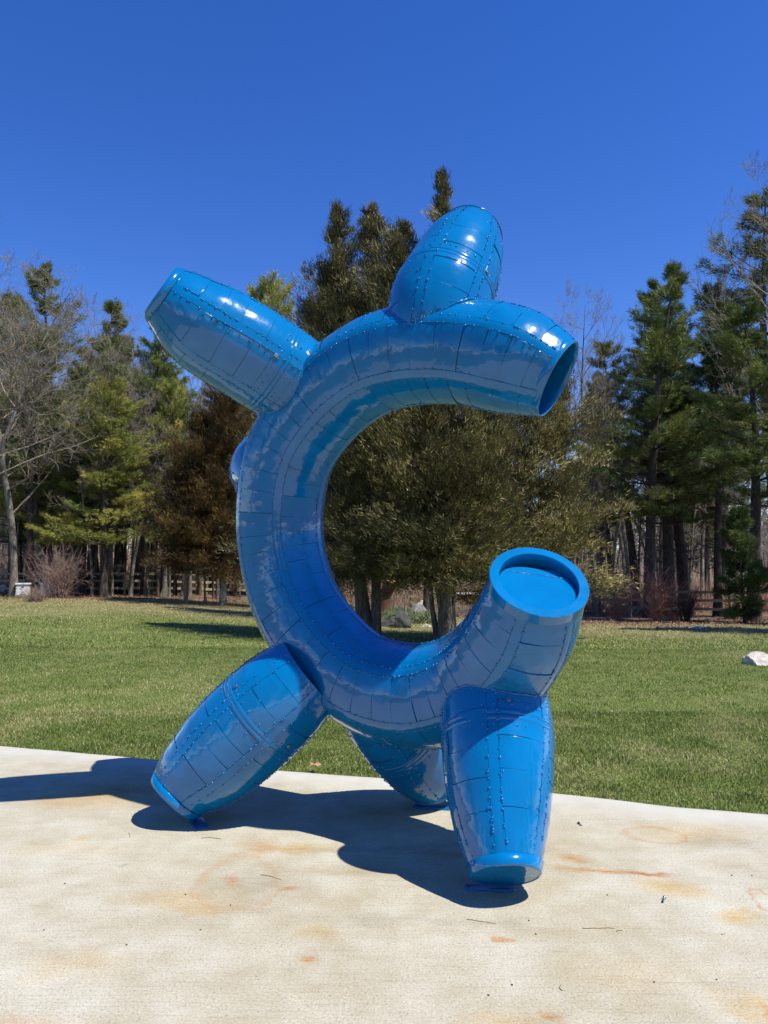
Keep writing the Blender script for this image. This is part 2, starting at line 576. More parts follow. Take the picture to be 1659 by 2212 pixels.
# lower open end: thick flange with a recessed lid
re = float(ring.R[-1]); C, R, T, Nn, B = ring.frame(ring.L)
V, F = lathe(ring, ring.L, [(-.037, re + .000), (-.036, re + .009), (-.033, re + .012), (.024, re + .014), (.027, re + .011), (.027, re - .033), (.0245, re - .036), (-.10, re - .034), (-.104, re - .032), (-.106, re - .028), (-.12, .01)])
spart('flange_rim', tl(V), F, PAINT, rb)
# two-piece lid, slightly tilted, sitting in the mouth
a = np.linspace(0, 2 * math.pi, 60, endpoint=False)
rl = re - .040
def lid(cut_lo, cut_hi, tilt, dz, thick=.008):
    X, Yv = Nn, B
    # build a disc clipped between two chords measured along the image-up direction
    upv = np.array([0.1, .6, .7]); upv = upv - T * upv.dot(T); upv /= np.linalg.norm(upv)
    rt = np.cross(upv, T)
    xs = []
    for q in a:
        x, y = rl * math.cos(q), rl * math.sin(q)
        y = min(max(y, cut_lo * rl), cut_hi * rl)
        lim = math.sqrt(max(0, rl * rl - y * y)); x = max(-lim, min(lim, x))
        xs.append((x, y))
    top = [C + T * (dz + thick + tilt * y / rl) + rt * x + upv * y for x, y in xs]
    bot = [C + T * (dz + tilt * y / rl) + rt * x + upv * y for x, y in xs]
    n = len(top)
    return top + bot, [tuple(range(n)), tuple(range(2 * n - 1, n - 1, -1))] + [(i, i + n, (i + 1) % n + n, (i + 1) % n) for i in range(n)]
for lo, hi, ti, dz in ((-1, .50, -.030, -.020), (.515, .84, -.030, -.023)):
    V, F = lid(lo, hi, ti, dz)
    spart('recessed_lid', tl(V), F, PAINT, rb, smooth=False)
# lid seam beads
upv = np.array([0.1, .6, .7]); upv = upv - T * upv.dot(T); upv /= np.linalg.norm(upv); rt = np.cross(upv, T)
W = [C + T * (-.020 + .008 - .030 * .51) + rt * x + upv * .508 * rl for x in np.linspace(-.8, .8, 40) * rl]
V, F = rope(W, .0035, rng); spart('weld_seam', tl(V), F, PAINT, rb)
# bright bolts
for nm, s, ph in (('left_arm', .42, .25), ('top_arm', .50, .75), ('front_leg', .255, -.25), ('left_leg', .33, -.9), ('left_leg', .33, .8)):
    t = arms[nm]
    P = t.pt(s, ph, .004); C0, _, T0, _, _ = t.frame(s); nr = P - C0; nr -= T0 * nr.dot(T0); nr /= np.linalg.norm(nr)
    X = np.cross(nr, T0)
    V = []
    prof = [(.013, 0), (.013, .003), (.0085, .0035), (.0085, .008), (.004, .0085), (.004, .003)]
    for r, z in prof:
        for k in range(12):
            V.append(P + nr * z + r * (math.cos(k * math.pi / 6) * X + math.sin(k * math.pi / 6) * T0))
    V.append(P + nr * .003)
    F = gridF(len(prof), 12, True) + [(60 + k, 60 + (k + 1) % 12, 72) for k in range(12)]
    spart('bolt', tl(V), F, STEEL, bodies[nm], smooth=False)
# anchor plates on the concrete
def foot_plate(cx, cy, lx, ly, rot, hole, parent):
    hx, hy, t = lx / 2, ly / 2, .010
    b = .004; rr = .012
    out = []
    for sx, sy in ((1, 1), (-1, 1), (-1, -1), (1, -1)):
        for k in range(4):
            q = math.atan2(sy, sx) - math.pi / 4 + k * math.pi / 6
            out.append((sx * (hx - rr) + rr * math.cos(q), sy * (hy - rr) + rr * math.sin(q)))
    n = len(out)
    hc = [(hole[0] + .009 * math.cos(k * 2 * math.pi / n + math.pi / 4), hole[1] + .009 * math.sin(k * 2 * math.pi / n + math.pi / 4)) for k in range(n)]
    V = [(x, y, .001) for x, y in out] + [(x, y, t - .002) for x, y in out] + [(x * .985, y * .97, t) for x, y in out] + [(x, y, t) for x, y in hc] + [(x, y, .001) for x, y in hc]
    F = []
    for L in range(4):
        for k in range(n):
            F.append((L * n + k, L * n + (k + 1) % n, (L + 1) * n + (k + 1) % n, (L + 1) * n + k))
    c, s = math.cos(rot), math.sin(rot)
    V = [(cx + x * c - y * s, cy + x * s + y * c, z) for x, y, z in V]
    spart('anchor_plate', tl(V), F, PAINT, parent, smooth=False)
def low_point(t):
    C, R, T, _, _ = t.frame(t.L)
    d = np.array([0, 0, -1.0]); d -= T * d.dot(T); d /= np.linalg.norm(d)
    return C + d * R
lp = low_point(arms['front_leg']); print('front', lp, 'L', [round(t.L, 2) for t in arms.values()], ring.L)
foot_plate(lp[0] - .055, lp[1] + .005, .235, .06, math.radians(-4), (-.10, 0), bodies['front_leg'])
lp = low_point(arms['left_leg']); print('left', lp)
foot_plate(lp[0] + .045, lp[1] - .055, .085, .19, math.radians(28), (0, -.07), bodies['left_leg'])
lp = low_point(arms['rear_leg']); print('rear', lp)
foot_plate(lp[0] + .09, lp[1] - .02, .30, .07, math.radians(-12), (.12, 0), bodies['rear_leg'])
# ================================================================ ground, lawn, concrete
def axis_samples(lo, hi, near, far_step):
    out = [lo]
    while out[-1] < hi:
        out.append(out[-1] + max(near, abs(out[-1]) * far_step))
    out[-1] = hi
    return np.array(out)
def sheet(name, xs, ys, zf, mat, keep=None, smooth=True):
    X, Y = np.meshgrid(xs, ys, indexing='xy')
    Z = zf(X, Y)
    V = np.stack([X, Y, Z], -1).reshape(-1, 3)
    nu, nv = len(ys), len(xs)
    I = np.arange(nu * nv).reshape(nu, nv)
    F = np.stack([I[:-1, :-1], I[:-1, 1:], I[1:, 1:], I[1:, :-1]], -1).reshape(-1, 4)
    if keep is not None:
        c = V[F].mean(1); F = F[keep(c[:, 0], c[:, 1])]
    return obj(name, mesh_np(name, V, F, mat, smooth))

def grass_noise(nt, pos):
    a = noise(nt, pos, .35, 4); b_ = noise(nt, pos, 2.3, 4); c = noise(nt, pos, 30, 4, .7)
    return a, b_, c
# leaf litter ground
m, nt, b = new_mat('leaf_litter_soil')
g = N(nt, 'ShaderNodeNewGeometry')
n1 = noise(nt, g.outputs['Position'], 14, 6, .7); n2 = noise(nt, g.outputs['Position'], .5, 3)
c1 = ramp(nt, n1.outputs[0], [(.3, (.05, .028, .016)), (.5, (.16, .09, .05)), (.68, (.33, .21, .12))])
c2 = ramp(nt, n1.outputs[0], [(.3, (.045, .04, .025)), (.7, (.17, .14, .09))])
cc = mixc(nt, ramp(nt, n2.outputs[0], [(.45, 0), (.6, 1)]).outputs[0], c1.outputs[0], c2.outputs[0])
nt.links.new(cc, b.inputs['Base Color']); b.inputs['Roughness'].default_value = .95
bump(nt, b, n1.outputs[0], .8, .08)
LITTER = m
xs = np.r_[-axis_samples(2, 900, 2, .12)[::-1], 0, axis_samples(2, 900, 2, .12)]
ys = np.r_[-axis_samples(2, 400, 3, .2)[::-1], 0, axis_samples(2, 900, 1.2, .06)]
def hills(X, Y):
    return terrain(X, Y) - .03 + 5.5 * sstep(120, 330, Y + np.abs(X) * .2) + np.maximum(0, Y - 330) * .02
gr = sheet('ground', xs, ys, hills, LITTER); tag(gr, kind='structure')
# lawn sheet
m, nt, b = new_mat('lawn_turf')
g = N(nt, 'ShaderNodeNewGeometry')
a1, b1, c1 = grass_noise(nt, g.outputs['Position'])
base = ramp(nt, c1.outputs[0], [(.25, (.035, .055, .011)), (.5, (.11, .15, .030)), (.72, (.25, .25, .085))])
straw = ramp(nt, c1.outputs[0], [(.25, (.07, .06, .022)), (.5, (.19, .16, .075)), (.75, (.38, .31, .17))])
sep = N(nt, 'ShaderNodeSeparateXYZ'); nt.links.new(g.outputs['Position'], sep.inputs[0])
far = mathn(nt, 'ADD', sep.outputs[1], mathn(nt, 'MULTIPLY', mathn(nt, 'SUBTRACT', a1.outputs[0], .5), 16))
farx = mathn(nt, 'ADD', far, mathn(nt, 'MULTIPLY', sep.outputs[0], .30))
fm = ramp(nt, mathn(nt, 'DIVIDE', farx, 40), [(.46, 0), (.68, .8), (.78, 1)])
pm = ramp(nt, b1.outputs[0], [(.50, 0), (.75, .55)])
fac = mathn(nt, 'MAXIMUM', fm.outputs[0], pm.outputs[0])
nt.links.new(mixc(nt, fac, base.outputs[0], straw.outputs[0]), b.inputs['Base Color'])
b.inputs['Roughness'].default_value = .9
b.inputs['Specular IOR Level'].default_value = .2
bump(nt, b, c1.outputs[0], .7, .05)
TURF = m
def lawn_far(x):
    return 35 - 9.5 * sstep(-9, 14, x) + 1.2 * np.sin(x * .55) + .6 * np.sin(x * 1.7 + 1)
xs = np.arange(-32, 26, .5); ys = np.r_[np.arange(-28, 2, 2.0), np.arange(2, 38, .35)]
lw = sheet('lawn', xs, ys, lambda X, Y: terrain(X, Y), TURF, keep=lambda x, y: y < lawn_far(x))
tag(lw, kind='structure')

# concrete pad: far edge follows a gentle wavy line
edge_px = [(-700, 1690), (0, 1745), (200, 1762), (400, 1780), (700, 1806), (900, 1820), (1100, 1838), (1300, 1855), (1400, 1864), (1500, 1879), (1650, 1893), (1800, 1903), (2300, 1950)]
def ghit0(px, py):
    d = ray(px / 1.085, py / 1.085); k = -EYE / d.z
    return d.x * k, d.y * k
E = np.array([ghit0(*p) for p in edge_px])
Ex = np.linspace(E[0, 0], E[-1, 0], 260); Ey = np.interp(Ex, E[:, 0], E[:, 1])
Ey = np.convolve(np.r_[[Ey[0]] * 6, Ey, [Ey[-1]] * 6], np.ones(13) / 13, 'valid')
Ey = Ey + .003 * np.sin(Ex * 11.7 + 2)
def pad_edge(x): return np.interp(x, Ex, Ey)
prof = [(0.010, -.16), (0.008, -.04), (0.0, -.020), (-.014, -.008), (-.035, -.004), (-.10, -.0015), (-.28, .0), (-.5, .0), (-1.0, 0), (-1.8, 0), (-3.0, 0), (-4.6, 0), (-6.2, 0), (-9, 0), (-13, 0)]
V, F, UV = [], [], []
for dy, dz in prof:
    for x, y in zip(Ex, Ey): V.append((x, y + dy, dz))
n = len(Ex)
F = np.array([(i * n + j, i * n + j + 1, (i + 1) * n + j + 1, (i + 1) * n + j)[::-1] for i in range(len(prof) - 1) for j in range(n - 1)])
V = np.array(V)

m, nt, b = new_mat('weathered_concrete')
g = N(nt, 'ShaderNodeNewGeometry'); pos = g.outputs['Position']
sep = N(nt, 'ShaderNodeSeparateXYZ'); nt.links.new(pos, sep.inputs[0])
def mapping(vec, rot=0.0, scale=(1, 1, 1), loc=(0, 0, 0)):
    mp = N(nt, 'ShaderNodeMapping'); mp.inputs['Rotation'].default_value = (0, 0, rot); mp.inputs['Scale'].default_value = scale; mp.inputs['Location'].default_value = loc
    nt.links.new(vec, mp.inputs['Vector']); return mp.outputs[0]
big = noise(nt, pos, .9, 4); mid = noise(nt, pos, 5, 5, .6); fine = noise(nt, pos, 190, 3, .7); grit = noise(nt, pos, 95, 4, .75)
brush = noise(nt, mapping(pos, .12, (1.2, 42, 1)), 2.2, 4, .65)
basec = ramp(nt, big.outputs[0], [(.32, (.38, .335, .21)), (.5, (.43, .405, .295)), (.66, (.50, .49, .39))])
c = mixc(nt, .34, basec.outputs[0], ramp(nt, mid.outputs[0], [(.3, (.33, .26, .17)), (.7, (.60, .56, .49))]).outputs[0])
# speckle
c = mixc(nt, 1.0, c, ramp(nt, grit.outputs[0], [(.30, .42), (.44, .88), (.58, 1.0), (.72, 1.25)]).outputs[0], 'MULTIPLY')
c = mixc(nt, 1.0, c, ramp(nt, fine.outputs[0], [(.32, .72), (.46, 1.0), (.7, 1.05)]).outputs[0], 'MULTIPLY')
c = mixc(nt, 1.0, c, ramp(nt, brush.outputs[0], [(.30, .80), (.45, .985), (.6, 1.0)]).outputs[0], 'MULTIPLY')
# pits
vor = N(nt, 'ShaderNodeTexVoronoi', feature='F1'); vor.inputs['Scale'].default_value = 34; nt.links.new(pos, vor.inputs['Vector'])
pit = ramp(nt, vor.outputs['Distance'], [(.04, .25), (.085, 1.0)])
pm_ = ramp(nt, mid.outputs[0], [(.60, 1.0), (.64, 0.0)])
c = mixc(nt, 1.0, c, mixc(nt, pm_.outputs[0], pit.outputs[0], (1, 1, 1)), 'MULTIPLY')
warp = noise(nt, pos, 3.2, 4, .6)
wsub = N(nt, 'ShaderNodeVectorMath', operation='SUBTRACT'); nt.links.new(warp.outputs['Color'], wsub.inputs[0]); wsub.inputs[1].default_value = (.5, .5, .5)
wsc = N(nt, 'ShaderNodeVectorMath', operation='SCALE'); nt.links.new(wsub.outputs[0], wsc.inputs[0]); wsc.inputs['Scale'].default_value = .28
wad = N(nt, 'ShaderNodeVectorMath', operation='ADD'); nt.links.new(pos, wad.inputs[0]); nt.links.new(wsc.outputs[0], wad.inputs[1])
wpos = wad.outputs[0]
tex = ramp(nt, noise(nt, mapping(pos, .12, (3, 30, 1)), 3, 5, .7).outputs[0], [(.35, .15), (.62, 1)])
def stain(c, px, py, wpx, hpx, rot, colr, strength, ring=False, textured=True, warped=True):
    x, y = ghit0(px, py); x2, _ = ghit0(px + wpx, py); _, y2 = ghit0(px, py - hpx)
    rx, ry = abs(x2 - x), abs(y2 - y)
    s = N(nt, 'ShaderNodeVectorMath', operation='SUBTRACT'); nt.links.new(wpos if warped else pos, s.inputs[0]); s.inputs[1].default_value = (x, y, 0)
    mp = N(nt, 'ShaderNodeMapping'); mp.vector_type = 'POINT'
    r = N(nt, 'ShaderNodeVectorRotate', rotation_type='Z_AXIS'); r.inputs['Angle'].default_value = -rot; nt.links.new(s.outputs[0], r.inputs['Vector'])
    mu = N(nt, 'ShaderNodeVectorMath', operation='MULTIPLY'); nt.links.new(r.outputs[0], mu.inputs[0]); mu.inputs[1].default_value = (1 / rx, 1 / ry, 0)
    ln = N(nt, 'ShaderNodeVectorMath', operation='LENGTH'); nt.links.new(mu.outputs[0], ln.inputs[0])
    if ring:
        f = ramp(nt, mathn(nt, 'MULTIPLY', ln.outputs['Value'], .5), [(.38, 0), (.5, 1), (.56, 0)]).outputs[0]
    else:
        f = ramp(nt, ln.outputs['Value'], [(0, 1), (.45, .6), (1, 0)]).outputs[0]
    if textured: f = mathn(nt, 'MULTIPLY', f, tex.outputs[0])
    f = mathn(nt, 'MULTIPLY', f, strength * 1.3, clamp=True)
    return mixc(nt, f, c, colr, 'MULTIPLY')
RUST = (.90, .44, .15); OCH = (.98, .70, .30); GREY = (.55, .55, .55); BRN = (.72, .60, .44)
S = [(560, 2065, 95, 55, .3, RUST, .28, True), (540, 2070, 28, 16, 1.2, RUST, .8, False), (470, 2130, 120, 18, 0, OCH, .5, False), (700, 1990, 150, 14, .12, OCH, .9, False), (600, 1985, 70, 30, .2, RUST, .5, False),
     (685, 2075, 38, 9, .2, RUST, 1.0, False), (600, 2070, 190, 60, 0, GREY, .32, False), (1540, 1957, 74, 20, -.05, RUST, .4, True),
     (1420, 2040, 150, 10, -.18, RUST, 1.0, False), (1520, 2050, 75, 8, .05, (.75, .36, .14), 1.0, False), (1350, 2010, 60, 9, -.3, RUST, .8, False),
     (1560, 2080, 110, 26, 0, OCH, .8, False), (1730, 2145, 80, 28, 0, OCH, .95, False), (1180, 2207, 30, 8, 0, RUST, .95, False),
     (1700, 1975, 130, 30, -.1, GREY, .55, False), (1620, 1955, 180, 36, 0, OCH, .55, False), (1800, 2110, 38, 30, 0, RUST, .6, True),
     (1750, 2350, 110, 40, 0, OCH, .7, False), (1770, 2365, 50, 15, .3, RUST, .9, False), (1300, 2375, 22, 26, .9, RUST, .6, False), (1180, 2385, 130, 22, .1, OCH, .5, False),
     (250, 1860, 230, 40, .05, OCH, .8, False), (120, 1870, 90, 14, .1, RUST, .35, False), (300, 1850, 120, 14, 0, GREY, .5, False), (190, 1960, 50, 12, 0, OCH, .5, False),
     (430, 2105, 200, 30, 0, OCH, .55, False), (285, 2029, 22, 5, 0, GREY, .8, False), (735, 2252, 26, 7, -.1, RUST, .8, False), (740, 2180, 60, 26, 0, OCH, .5, False),
     (60, 2390, 120, 22, 0, RUST, .4, False), (170, 2260, 180, 40, .1, OCH, .35, False), (150, 1990, 180, 30, 0, OCH, .3, False), (800, 2040, 240, 16, -.15, BRN, .55, False),
     (1000, 2160, 420, 14, -.16, GREY, .35, False), (1250, 2190, 340, 24, -.1, BRN, .35, False), (700, 2330, 420, 60, 0, BRN, .18, False), (1500, 2280, 300, 60, 0, OCH, .22, False),
     (1120, 2000, 260, 8, .05, BRN, .8, False), (900, 1990, 300, 10, .06, GREY, .45, False)]
for s_ in S: c = stain(c, *s_[:8])
# whiter trowelled border along the edge: distance measured with the uv map
uvn = N(nt, 'ShaderNodeUVMap', uv_map='edge'); us = N(nt, 'ShaderNodeSeparateXYZ'); nt.links.new(uvn.outputs[0], us.inputs[0])
ed = mathn(nt, 'ADD', us.outputs[1], mathn(nt, 'MULTIPLY', mathn(nt, 'SUBTRACT', warp.outputs[0], .5), .16))
c = mixc(nt, ramp(nt, ed, [(.16, .75), (.42, 0)]).outputs[0], c, mixc(nt, mid.outputs[0], (.43, .42, .36), (.53, .52, .465)))
c = mixc(nt, ramp(nt, us.outputs[1], [(.0, .75), (.02, .35), (.045, 0)]).outputs[0], c, (.20, .18, .14))
hs_ = N(nt, 'ShaderNodeHueSaturation'); nt.links.new(c, hs_.inputs['Color']); hs_.inputs['Value'].default_value = .93; hs_.inputs['Saturation'].default_value = 1.05
nt.links.new(hs_.outputs[0], b.inputs['Base Color'])
b.inputs['Roughness'].default_value = .88; b.inputs['Specular IOR Level'].default_value = .3
hh = mathn(nt, 'ADD', mathn(nt, 'MULTIPLY', grit.outputs[0], .6), mathn(nt, 'ADD', mathn(nt, 'MULTIPLY', fine.outputs[0], .35), mathn(nt, 'MULTIPLY', brush.outputs[0], .5)))
bump(nt, b, hh, .35, .005)
me = mesh_np('concrete_pad', V, F, m, True)
uvl = me.uv_layers.new(name='edge')
li = np.zeros(len(me.loops), np.int32); me.loops.foreach_get('vertex_index', li)
dist = np.array([max(0.0, -prof[i // n][0]) for i in range(len(V))])
uv = np.stack([V[li, 0], dist[li]], 1).astype(np.float32)
uvl.data.foreach_set('uv', uv.ravel())
pad = obj('concrete_pad', me); tag(pad, kind='structure')

# ---------------------------------------------------------------- grass blades
def leafy(name, c_stops, transl=.35, rough=.6, spec=.25):
    m, nt, b = new_mat(name)
    at_ = N(nt, 'ShaderNodeAttribute', attribute_name='tint')
    r = ramp(nt, at_.outputs['Fac'], c_stops)
    nt.links.new(r.outputs[0], b.inputs['Base Color'])
    b.inputs['Roughness'].default_value = rough; b.inputs['Specular IOR Level'].default_value = spec
    if transl:
        tr = N(nt, 'ShaderNodeBsdfTranslucent'); nt.links.new(r.outputs[0], tr.inputs[0])
        mx = N(nt, 'ShaderNodeMixShader'); mx.inputs[0].default_value = transl
        nt.links.new(b.outputs[0], mx.inputs[1]); nt.links.new(tr.outputs[0], mx.inputs[2])
        nt.links.new(mx.outputs[0], nt.nodes['Material Output'].inputs[0])
    return m
GRASS = leafy('grass_blades', [(0, (.045, .080, .014)), (.35, (.13, .19, .034)), (.62, (.24, .28, .068)), (.8, (.38, .33, .14)), (1, (.58, .49, .27))], .3)
def value_noise(x, y, sc, seed):
    r = np.random.RandomState(seed); G = r.rand(256, 256)
    X, Y = x / sc + 100, y / sc + 100
    i, j = np.floor(X).astype(int), np.floor(Y).astype(int); fx, fy = X - i, Y - j
    fx, fy = fx * fx * (3 - 2 * fx), fy * fy * (3 - 2 * fy)
    g_ = lambda a, b_: G[a % 256, b_ % 256]
    return (g_(i, j) * (1 - fx) + g_(i + 1, j) * fx) * (1 - fy) + (g_(i, j + 1) * (1 - fx) + g_(i + 1, j + 1) * fx) * fy
def grass(n, y0, y1, h, w, seed, simple=False):
    r = np.random.RandomState(seed)
    y = np.sqrt(r.uniform(y0 ** 2, y1 ** 2, n * 2)); x = r.uniform(-.60, .60, n * 2) * y
    ok = (y > pad_edge(x) + .004) & (y < lawn_far(x) + r.normal(0, .5, n * 2))
    x, y = x[ok][:n], y[ok][:n]; n = len(x)
    z = terrain(x, y) - .004
    clump = value_noise(x, y, .18, 1); patch = .55 * value_noise(x, y, 1.3, 2) + .45 * value_noise(x, y, .45, 5); wide = value_noise(x, y, 4.5, 3)
    hh = h * (.45 + .55 * r.rand(n)) * (.6 + .8 * clump)
    ang = r.uniform(0, 2 * math.pi, n); lean = r.uniform(.1, 1.1, n) * hh
    bx, by = np.cos(ang) * lean, np.sin(ang) * lean
    wa = r.uniform(0, 2 * math.pi, n); wx, wy = np.cos(wa) * w * .5, np.sin(wa) * w * .5
    p = np.stack([x, y, z], 1)
    farm = sstep(.50, .86, (y + .30 * x + (value_noise(x, y, 6, 4) - .5) * 12) / 34)
    t = .10 + .38 * r.rand(n) + .34 * (patch - .5) + .18 * (wide - .4)
    dry = r.rand(n) < (.10 + .50 * sstep(.50, .85, patch) + .8 * farm)
    t = np.where(dry, r.uniform(.76, 1.0, n), t)
    wv = np.stack([wx, wy, np.zeros(n)], 1)
    mid_ = p + np.stack([bx * .35, by * .35, hh * .62], 1); tip = p + np.stack([bx, by, hh * .9], 1)
    if simple:
        return np.stack([p - wv, p + wv, tip], 1).reshape(-1, 3), np.arange(n * 3).reshape(-1, 3), np.repeat(np.clip(t, 0, 1), 3)
    V = np.stack([p - wv, p + wv, mid_ + wv * .8, mid_ - wv * .8, tip], 1).reshape(-1, 3)
    base_i = (np.arange(n) * 5)[:, None]
    F = np.concatenate([base_i + np.array([[0, 1, 2]]), base_i + np.array([[0, 2, 3]]), base_i + np.array([[3, 2, 4]])])
    return V, F, np.repeat(np.clip(t, 0, 1), 5)
parts = [grass(125000, 4.6, 8.2, .040, .0048, 1), grass(140000, 8.0, 15, .042, .010, 2, True), grass(90000, 14.5, 36, .06, .022, 3, True)]
VV, FF, TT, o_ = [], [], [], 0
for V, F, t_ in parts:
    VV.append(V); FF.append(F + o_); TT.append(t_); o_ += len(V)
gb = obj('grass', mesh_np('grass', np.vstack(VV), np.vstack(FF), GRASS, False, np.concatenate(TT))); tag(gb, kind='stuff')
tag(gb, 'short spring lawn grass with straw coloured patches', 'grass')
# ================================================================ trees
def bark_mat(name, c0, c1, lichen=None):
    m, nt, b = new_mat(name)
    tc = N(nt, 'ShaderNodeTexCoord')
    mp = N(nt, 'ShaderNodeMapping'); mp.inputs['Scale'].default_value = (1, 1, .16); nt.links.new(tc.outputs['Object'], mp.inputs['Vector'])
    n1 = noise(nt, mp.outputs[0], 22, 5, .7); n2 = noise(nt, tc.outputs['Object'], 1.3, 4, .6)
    r = ramp(nt, n1.outputs[0], [(.35, c0), (.65, c1)])
    c = r.outputs[0]
    if lichen:
        c = mixc(nt, ramp(nt, n2.outputs[0], [(.52, 0), (.62, .8)]).outputs[0], c, lichen)
    nt.links.new(c, b.inputs['Base Color']); b.inputs['Roughness'].default_value = .95; b.inputs['Specular IOR Level'].default_value = .2
    bump(nt, b, n1.outputs[0], .9, .04)
    return m
BARK_GREY = bark_mat('grey_bark', (.075, .062, .048), (.25, .215, .17), (.27, .27, .22))
BARK_DARK = bark_mat('dark_pine_bark', (.028, .022, .018), (.115, .092, .075))
BARK_CEDAR = bark_mat('shaggy_cedar_bark', (.045, .032, .024), (.24, .19, .145))
TWIG = bark_mat('pale_twigs', (.17, .14, .105), (.36, .315, .245))
TWIG_RED = bark_mat('reddish_twigs', (.22, .10, .07), (.48, .27, .20))
TWIG_TAN = bark_mat('tan_twigs', (.17, .115, .08), (.42, .31, .23))
PINE_NEEDLE = leafy('pine_needles', [(0, (.032, .056, .018)), (.45, (.105, .150, .038)), (.8, (.23, .26, .062)), (1, (.42, .40, .10))], .12)
PINE_YELLOW = leafy('yellowish_pine_needles', [(0, (.055, .080, .020)), (.4, (.17, .21, .045)), (.75, (.36, .35, .075)), (1, (.62, .50, .12))], .14)
CEDAR_LEAF = leafy('olive_cedar_sprays', [(0, (.022, .024, .009)), (.42, (.090, .082, .028)), (.78, (.23, .19, .064)), (1, (.46, .37, .14))], .08)
CEDAR_DARK = leafy('brown_cedar_sprays', [(0, (.018, .013, .006)), (.45, (.070, .046, .015)), (.8, (.17, .105, .03)), (1, (.27, .17, .05))], .2)

class Wood:
    """collects tapering limbs into one mesh"""
    def __init__(self): self.V, self.F, self.n = [], [], 0
    def limb(self, pts, rad, sides):
        P = np.asarray(pts, float); R = np.asarray(rad, float); n = len(P)
        T = np.gradient(P, axis=0); T /= np.linalg.norm(T, axis=1)[:, None] + 1e-9
        up = np.array([.31, .17, .1]) if abs(T[0][2]) > .7 else np.array([.1, .2, 1.0])
        X = np.cross(T, up); X /= np.linalg.norm(X, axis=1)[:, None] + 1e-9
        Y = np.cross(T, X)
        a = np.arange(sides) * 2 * math.pi / sides
        V = P[:, None] + R[:, None, None] * (np.cos(a)[None, :, None] * X[:, None] + np.sin(a)[None, :, None] * Y[:, None])
        self.V.append(V.reshape(-1, 3))
        i = np.arange(n - 1)[:, None] * sides; j = np.arange(sides)[None]
        A, B_ = i + j, i + (j + 1) % sides
        F = np.stack([A, B_, B_ + sides, A + sides], -1).reshape(-1, 4) + self.n
        self.F.append(F); self.n += n * sides
    def mesh(self, name, mat):
        return mesh_np(name, np.vstack(self.V), np.vstack(self.F), mat, True)

def wander(p, d, length, n, r, wig, lift=0.0):
    pts = [np.array(p, float)]; d = np.array(d, float)
    for _ in range(n):
        d = d + r.normal(0, wig, 3) + np.array([0, 0, lift]); d /= np.linalg.norm(d)
        pts.append(pts[-1] + d * length / n)
    return np.array(pts)

def bare_tree(seed, H, rad, first=.25, spread=.5, nb=22, twig=1.0, lean=0.03, depth=3, fork=False, sides0=8, droop=0.0):
    """trunk + crown of bare twigs -> (trunk mesh data, crown mesh data)"""
    r = np.random.RandomState(seed)
    tr, cr = Wood(), Wood()
    pts = wander((0, 0, -.1), (r.normal(0, lean), r.normal(0, lean), 1), H, 14, r, .045, .02)
    rr = rad * (1 - np.linspace(0, 1, 15) ** 1.1 * .93); rr[0] *= 1.35
    tr.limb(pts, rr, sides0)
    def grow(base, d, L, rad_, lev):
        n = 5 if lev < 2 else 3
        q = wander(base, d, L, n, r, .16 + .05 * lev, .05 - droop * lev)
        R = rad_ * (1 - np.linspace(0, 1, n + 1) * .8)
        W = tr if lev == 0 and rad_ > rad * .3 else cr
        W.limb(q, np.maximum(R, .0045), 5 if lev == 0 else 3)
        if lev < depth:
            k = {0: 7, 1: 6, 2: 5}[lev] if lev < 3 else 3
            k = int(k * twig + r.rand())
            for _ in range(k):
                t = r.uniform(.25, 1); i = min(int(t * n), n - 1); f = t * n - i
                b_ = q[i] * (1 - f) + q[i + 1] * f; dd = q[i + 1] - q[i]; dd /= np.linalg.norm(dd)
                nd = dd + r.normal(0, .62, 3) + np.array([0, 0, .18]); nd /= np.linalg.norm(nd)
                grow(b_, nd, L * r.uniform(.35, .6), max(rad_ * .45, .005), lev + 1)
    for k in range(nb):
        t = first + (1 - first) * (k + r.rand()) / nb
        i = min(int(t * 14), 13); f = t * 14 - i
        b_ = pts[i] * (1 - f) + pts[i + 1] * f
        az_ = k * 2.4 + r.uniform(-.6, .6)
        e_ = r.uniform(.25, .95)
        d = (math.cos(az_) * math.cos(e_), math.sin(az_) * math.cos(e_), math.sin(e_))
        L = H * spread * (1.05 - .72 * (t - first) / (1 - first)) * r.uniform(.6, 1.05)
        grow(b_, d, L, max(.012, rr[i] * r.uniform(.3, .5)), 0)
    return tr, cr

def tufts(P, D, r, per, ln, wd, base_t, vary, spread=.55, up=.25, jit=.22):
    """needle fans: P centres, D outward directions"""
    n = len(P)
    P = np.repeat(P, per, 0); D = np.repeat(D, per, 0); m = n * per
    d = D * .8 + r.normal(0, spread, (m, 3)) + np.array([0, 0, up]); d /= np.linalg.norm(d, axis=1)[:, None]
    s = np.cross(d, r.normal(0, 1, (m, 3))); s /= np.linalg.norm(s, axis=1)[:, None] + 1e-9
    L = ln * r.uniform(.6, 1.25, m)[:, None]
    W = wd * r.uniform(.6, 1.3, m)[:, None]
    o = P + r.normal(0, ln * jit, (m, 3))
    V = np.stack([o - s * W * .5, o + s * W * .5, o + d * L], 1).reshape(-1, 3)
    t = np.repeat(base_t, per) + r.normal(0, vary, m)
    F = np.arange(m * 3).reshape(-1, 3)
    return V, F, np.repeat(np.clip(t, 0, 1), 3)

